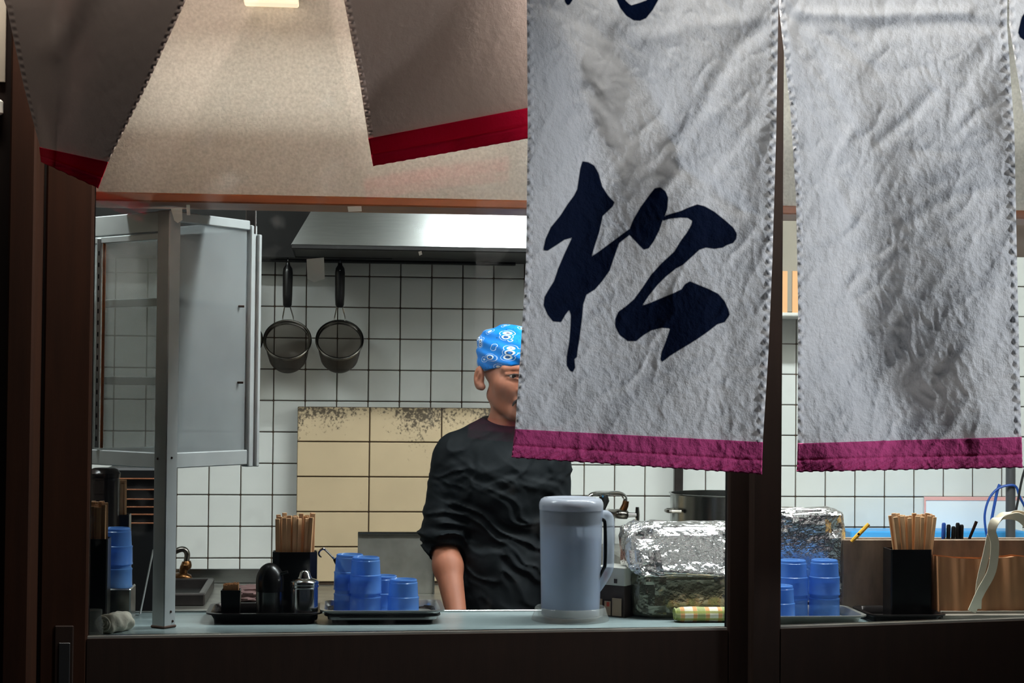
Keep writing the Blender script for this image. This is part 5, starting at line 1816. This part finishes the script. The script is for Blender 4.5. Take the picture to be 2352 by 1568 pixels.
for (sh_, el, wr) in ((SHL, ELL, WRL), (SHR, ELR, WRR)):
    sk_.cap(sh_, el, 0.044, 0.037, 0.03)
    sk_.cap(el, el * 0.65 + wr * 0.35, 0.037, 0.036, 0.02)
    sk_.cap(el * 0.65 + wr * 0.35, wr, 0.036, 0.025, 0.02)
    dr = (wr - el).normalized()
    side = dr.cross(Vector((0, 0, 1)))
    if side.length < 0.2:
        side = Vector((1, 0, 0))
    side.normalize()
    pal = wr + dr * 0.055
    sk_.cap(wr, pal, 0.022, 0.026, 0.012)
    sk_.cap(wr + dr * 0.03 - side * 0.012, pal - side * 0.022 + dr * 0.01, 0.016, 0.013, 0.01)
    sk_.cap(wr + dr * 0.03 + side * 0.012, pal + side * 0.022 + dr * 0.01, 0.016, 0.013, 0.01)
    curl = dr.cross(side).normalized()
    if curl.y > 0:
        curl = -curl
    for q_, (o_, l_) in enumerate(((-0.030, 0.062), (-0.010, 0.072), (0.010, 0.068), (0.030, 0.054))):
        b0_ = pal + side * o_ + dr * 0.015
        b1_ = b0_ + dr * l_ * 0.5
        b2_ = b1_ + (dr * 0.75 + curl * 0.5) * l_ * 0.3
        b3_ = b2_ + (dr * 0.5 + curl * 0.8) * l_ * 0.28
        sk_.cap(b0_, b1_, 0.0088, 0.0082, 0.004)
        sk_.cap(b1_, b2_, 0.0080, 0.0076, 0.004)
        sk_.cap(b2_, b3_, 0.0075, 0.0066, 0.004)
    t0_ = wr + dr * 0.028 - side * 0.022
    t1_ = t0_ - side * 0.022 + dr * 0.028 + curl * 0.008
    sk_.cap(t0_, t1_, 0.0115, 0.0098, 0.006)
    sk_.cap(t1_, t1_ + dr * 0.026 - side * 0.004 + curl * 0.006, 0.0096, 0.0078, 0.004)


def mat_skin():
    m = M('skin', lin(158, 100, 76), 0.55, spec=0.3, var=(22, 0.16), bump=(180, 0.15, 0.001))
    nt = m.node_tree
    N, L = nt.nodes, nt.links
    bs = N['Principled BSDF']
    bs.inputs['Subsurface Weight'].default_value = 0.06
    bs.inputs['Subsurface Radius'].default_value = (0.012, 0.005, 0.003)
    src = bs.inputs['Base Color'].links[0].from_socket
    tc = N.new('ShaderNodeTexCoord')
    # stubble round the mouth and chin
    c = H(0, 0.090, -0.082)
    vm = N.new('ShaderNodeVectorMath')
    vm.operation = 'DISTANCE'
    ge = N.new('ShaderNodeNewGeometry')
    L.new(ge.outputs['Position'], vm.inputs[0])
    vm.inputs[1].default_value = c
    mr = N.new('ShaderNodeMapRange')
    mr.inputs['From Min'].default_value = 0.060
    mr.inputs['From Max'].default_value = 0.028
    mr.inputs['To Max'].default_value = 0.55
    L.new(vm.outputs['Value'], mr.inputs['Value'])
    nz = N.new('ShaderNodeTexNoise')
    nz.inputs['Scale'].default_value = 420
    L.new(ge.outputs['Position'], nz.inputs['Vector'])
    mu = N.new('ShaderNodeMath')
    mu.operation = 'MULTIPLY'
    L.new(mr.outputs[0], mu.inputs[0])
    L.new(nz.outputs['Fac'], mu.inputs[1])
    mx = N.new('ShaderNodeMix')
    mx.data_type = 'RGBA'
    mx.inputs['B'].default_value = lin(52, 40, 34)
    L.new(mu.outputs[0], mx.inputs['Factor'])
    L.new(src, mx.inputs['A'])
    L.new(mx.outputs['Result'], bs.inputs['Base Color'])
    return m


m_skin = mat_skin()
person = field_obj(sk_, 'person', m_skin, origin=(HO.x, YK, 0))
tag(person, 'cook in a black long-sleeved shirt and blue paisley bandana standing behind the counter', 'person')

# eyes and brows
for s_ in (-1, 1):
    c = H(s_ * 0.032, 0.0735, -0.0015)
    eye = MB().lathe([(0.0118 * math.cos(a), 0.0118 * math.sin(a)) for a in np.linspace(-math.pi / 2 + 0.02, math.pi / 2 - 0.02, 14)], c, 24).build('eye', m_skin_eye, parent=person)
    ir = c + (EF + EX * 0.30).normalized() * 0.0105
    MB().lathe([(0.0064 * math.cos(a), 0.0030 * math.sin(a)) for a in np.linspace(0.0, math.pi / 2 - 0.02, 6)], ir, 18,
               mat=(EF + EX * 0.30).normalized().to_track_quat('Z', 'Y').to_matrix().to_4x4()).build('iris', m_black, parent=eye)

for s_ in (-1, 1):
    MB().tube([H(s_ * 0.018, 0.0925, 0.0030), H(s_ * 0.032, 0.0905, 0.0035), H(s_ * 0.047, 0.0815, -0.0005)], [0.0010, 0.0016, 0.0008], 8).build('eyelashes', m_hair, parent=person)
    MB().tube([H(s_ * 0.004, 0.1005, -0.0575), H(s_ * 0.016, 0.0985, -0.0600), H(s_ * 0.027, 0.0910, -0.0680), H(s_ * 0.031, 0.0860, -0.0780)], [0.0022, 0.0034, 0.0028, 0.0010], 8, flat=1.3).build('moustache', m_hair, parent=person)
# shirt
st = Field((HO.x - 0.28, YK - 0.26, 0.84), (HO.x + 0.28, YK + 0.24, NB.z + 0.10), 0.0042)
st.cap(NB + Vector((0, 0.005, -0.008)), SHL + Vector((0.022, 0, 0.012)), 0.058, 0.052, 0.03)
st.cap(NB + Vector((0, 0.005, -0.008)), SHR + Vector((-0.022, 0, 0.012)), 0.058, 0.052, 0.03)
st.ell(CH, (0.150, 0.112, 0.165), 0.05)
st.ell(WA, (0.132, 0.106, 0.185), 0.06)
st.ell(HP, (0.130, 0.105, 0.14), 0.05)
for (sh_, el, wr) in ((SHL, ELL, WRL), (SHR, ELR, WRR)):
    st.cap(sh_, el, 0.056, 0.046, 0.03)
    dr = (wr - el).normalized()
    st.cap(el, el + dr * 0.035, 0.047, 0.044, 0.02)
    for (t_, ra_) in ((0.72, 0.050), (0.85, 0.0515), (0.97, 0.050)):
        c_ = sh_ * (1 - t_) + el * t_
        st.ell(c_, (ra_, ra_, 0.012), 0.014)


def folds(P):
    x, z, y = P[:, 0] - HO.x, P[:, 2] - CH.z, P[:, 1] - YK
    n1 = vnoise(x * 14 + 3, z * 9 + y * 6, 91, 2)
    n2 = vnoise(x * 8 + 9, z * 14 - y * 5, 92, 2)
    # creases that run down and across the belly, and tight ones at the pushed-up sleeve
    def crease(th, along, across, seed):
        c_, s_2 = math.cos(th), math.sin(th)
        p_, q_ = x * c_ + z * s_2, -x * s_2 + z * c_
        n_ = vnoise(p_ * along + 2 * n1 + 20, q_ * across + 3 * n2 + 20, seed, 2)
        return (1 - np.abs(2 * n_ - 1)) ** 2
    a = crease(-0.55, 6, 30, 94) * np.clip(1.2 - np.abs(z + 0.14) / 0.2, 0, 1)
    b = crease(0.5, 7, 26, 95) * np.clip(1 - np.abs(z - 0.04) / 0.14, 0, 1)
    el = np.clip(1.2 - np.hypot(P[:, 0] - ELL.x, P[:, 2] - ELL.z - 0.03) / 0.09, 0, 1)
    c = crease(-0.2, 9, 52, 96) * el
    return -0.0125 * a - 0.008 * b - 0.011 * c + 0.004


st.warp(folds)
# neckline and sleeve ends
nkc = NB + Vector((0.004, -0.045, 0.030))
st.ell(NB + Vector((0.004, -0.018, 0.058)), (0.070, 0.076, 0.056), 0.008, 'sub')
for (el, wr) in ((ELL, WRL), (ELR, WRR)):
    dr = (wr - el).normalized()
    st.ell(el + dr * 0.066, (0.049, 0.049, 0.049), 0.003, 'sub')
st.cut((0, 0, HP.z - 0.06), (0, 0, -1))
m_shirt = M('black_cotton_shirt', lin(12, 18, 22), 0.75, spec=0.2, var=(12, 0.3), bump=(120, 0.25, 0.001))
shirt = field_obj(st, 'shirt', m_shirt, parent=person)

# bandana
bd = Field((HO.x - 0.13, YK - 0.15, HO.z - 0.02), (HO.x + 0.13, YK + 0.18, HO.z + 0.15), 0.0026)
bd.ell(H(0, -0.010, 0.040), (0.083, 0.106, 0.080), 0.01, R=HR)
bd.ell(H(0.004, -0.02, 0.078), (0.066, 0.078, 0.040), 0.03, R=HR)
bd.ell(H(-0.045, -0.055, 0.075), (0.024, 0.035, 0.028), 0.02, R=HR)
bd.ell(H(0.0, 0.02, 0.106), (0.030, 0.02, 0.012), 0.02, R=HR)
bd.cap(H(-0.04, -0.100, 0.03), H(-0.03, -0.118, 0.02), 0.014, 0.012, 0.01)
bd.warp(lambda P: 0.0016 * np.sin((P[:, 2] * 1.0 + P[:, 0] * 0.5) * 190 + 4 * vnoise(P[:, 0] * 20, P[:, 2] * 20, 77, 2)))
bp = H(0, 0.09, 0.028)
bnn = -(EZ) + EF * 0.20 + EX * 0.06
bd.cut(bp, tuple(bnn))


def mat_bandana():
    m = M('blue_paisley_cotton', lin(18, 124, 206), 0.85, spec=0.2)
    nt = m.node_tree
    N, L = nt.nodes, nt.links
    bs = N['Principled BSDF']
    tc = N.new('ShaderNodeTexCoord')
    mp = N.new('ShaderNodeMapping')
    mp.inputs['Rotation'].default_value = (0.35, -0.45, 0.2)
    mp.inputs['Scale'].default_value = (26, 32, 58)
    L.new(tc.outputs['Object'], mp.inputs['Vector'])
    nz = N.new('ShaderNodeTexNoise')
    nz.inputs['Scale'].default_value = 0.9
    L.new(mp.outputs[0], nz.inputs['Vector'])
    mxv = N.new('ShaderNodeMix')
    mxv.data_type = 'RGBA'
    mxv.inputs['Factor'].default_value = 0.22
    L.new(mp.outputs[0], mxv.inputs['A'])
    L.new(nz.outputs['Color'], mxv.inputs['B'])
    vo = N.new('ShaderNodeTexVoronoi')
    vo.inputs['Scale'].default_value = 1.0
    L.new(mxv.outputs['Result'], vo.inputs['Vector'])
    cr_ = N.new('ShaderNodeValToRGB')
    el = cr_.color_ramp.elements
    blue, dark, white = lin(14, 118, 204), lin(10, 40, 84), lin(214, 224, 230)
    el[0].position, el[0].color = 0.0, white
    el[1].position, el[1].color = 0.07, white
    for (p_, c_) in ((0.09, blue), (0.20, dark), (0.24, white), (0.30, white), (0.33, blue), (0.42, blue), (0.45, white), (0.47, blue), (0.9, blue)):
        e = el.new(p_)
        e.color = c_
    L.new(vo.outputs['Distance'], cr_.inputs[0])
    # a second, finer scatter of dots and dashes
    v2 = N.new('ShaderNodeTexVoronoi')
    v2.inputs['Scale'].default_value = 150
    L.new(tc.outputs['Object'], v2.inputs['Vector'])
    mr = N.new('ShaderNodeMapRange')
    mr.inputs['From Min'].default_value = 0.30
    mr.inputs['From Max'].default_value = 0.22
    mr.inputs['To Max'].default_value = 0.6
    L.new(v2.outputs['Distance'], mr.inputs['Value'])
    n3 = N.new('ShaderNodeTexNoise')
    n3.inputs['Scale'].default_value = 24
    L.new(tc.outputs['Object'], n3.inputs['Vector'])
    m3 = N.new('ShaderNodeMapRange')
    m3.inputs['From Min'].default_value = 0.52
    m3.inputs['From Max'].default_value = 0.58
    L.new(n3.outputs['Fac'], m3.inputs['Value'])
    mu = N.new('ShaderNodeMath')
    mu.operation = 'MULTIPLY'
    L.new(mr.outputs[0], mu.inputs[0])
    L.new(m3.outputs[0], mu.inputs[1])
    mx = N.new('ShaderNodeMix')
    mx.data_type = 'RGBA'
    mx.inputs['B'].default_value = lin(12, 34, 70)
    L.new(mu.outputs[0], mx.inputs['Factor'])
    L.new(cr_.outputs[0], mx.inputs['A'])
    L.new(mx.outputs['Result'], bs.inputs['Base Color'])
    return m


bdo = field_obj(bd, 'bandana', mat_bandana(), parent=person)

# trousers and shoes, hidden behind the counter
tr2 = Field((HO.x - 0.28, YK - 0.25, -0.01), (HO.x + 0.28, YK + 0.25, HP.z + 0.06), 0.012)
tr2.ell(HP + Vector((0, 0, -0.02)), (0.128, 0.10, 0.12), 0.04)
for s_ in (-1, 1):
    hipj = HP + Vector((s_ * 0.075, 0, -0.06))
    kn = Vector((HP.x + s_ * 0.095, HP.y - 0.02, 0.46))
    an = Vector((HP.x + s_ * 0.10, HP.y + 0.01, 0.09))
    tr2.cap(hipj, kn, 0.085, 0.062, 0.03)
    tr2.cap(kn, an, 0.062, 0.052, 0.02)
    sh2 = MB()
    rr = [[Vector((an.x + wd_ * math.cos(a), an.y + fy - 0.0, 0.0 + hh2 * max(0, math.sin(a)) )) for a in np.linspace(0, 2 * math.pi, 18, endpoint=False)] for (fy, wd_, hh2) in ((0.07, 0.02, 0.06), (0.05, 0.04, 0.10), (-0.02, 0.044, 0.10), (-0.10, 0.046, 0.06), (-0.17, 0.04, 0.045), (-0.20, 0.015, 0.03))]
    sh2.loft(rr).build('shoe', m_rubber, parent=person)
field_obj(tr2, 'trousers', m_trouser, parent=person)
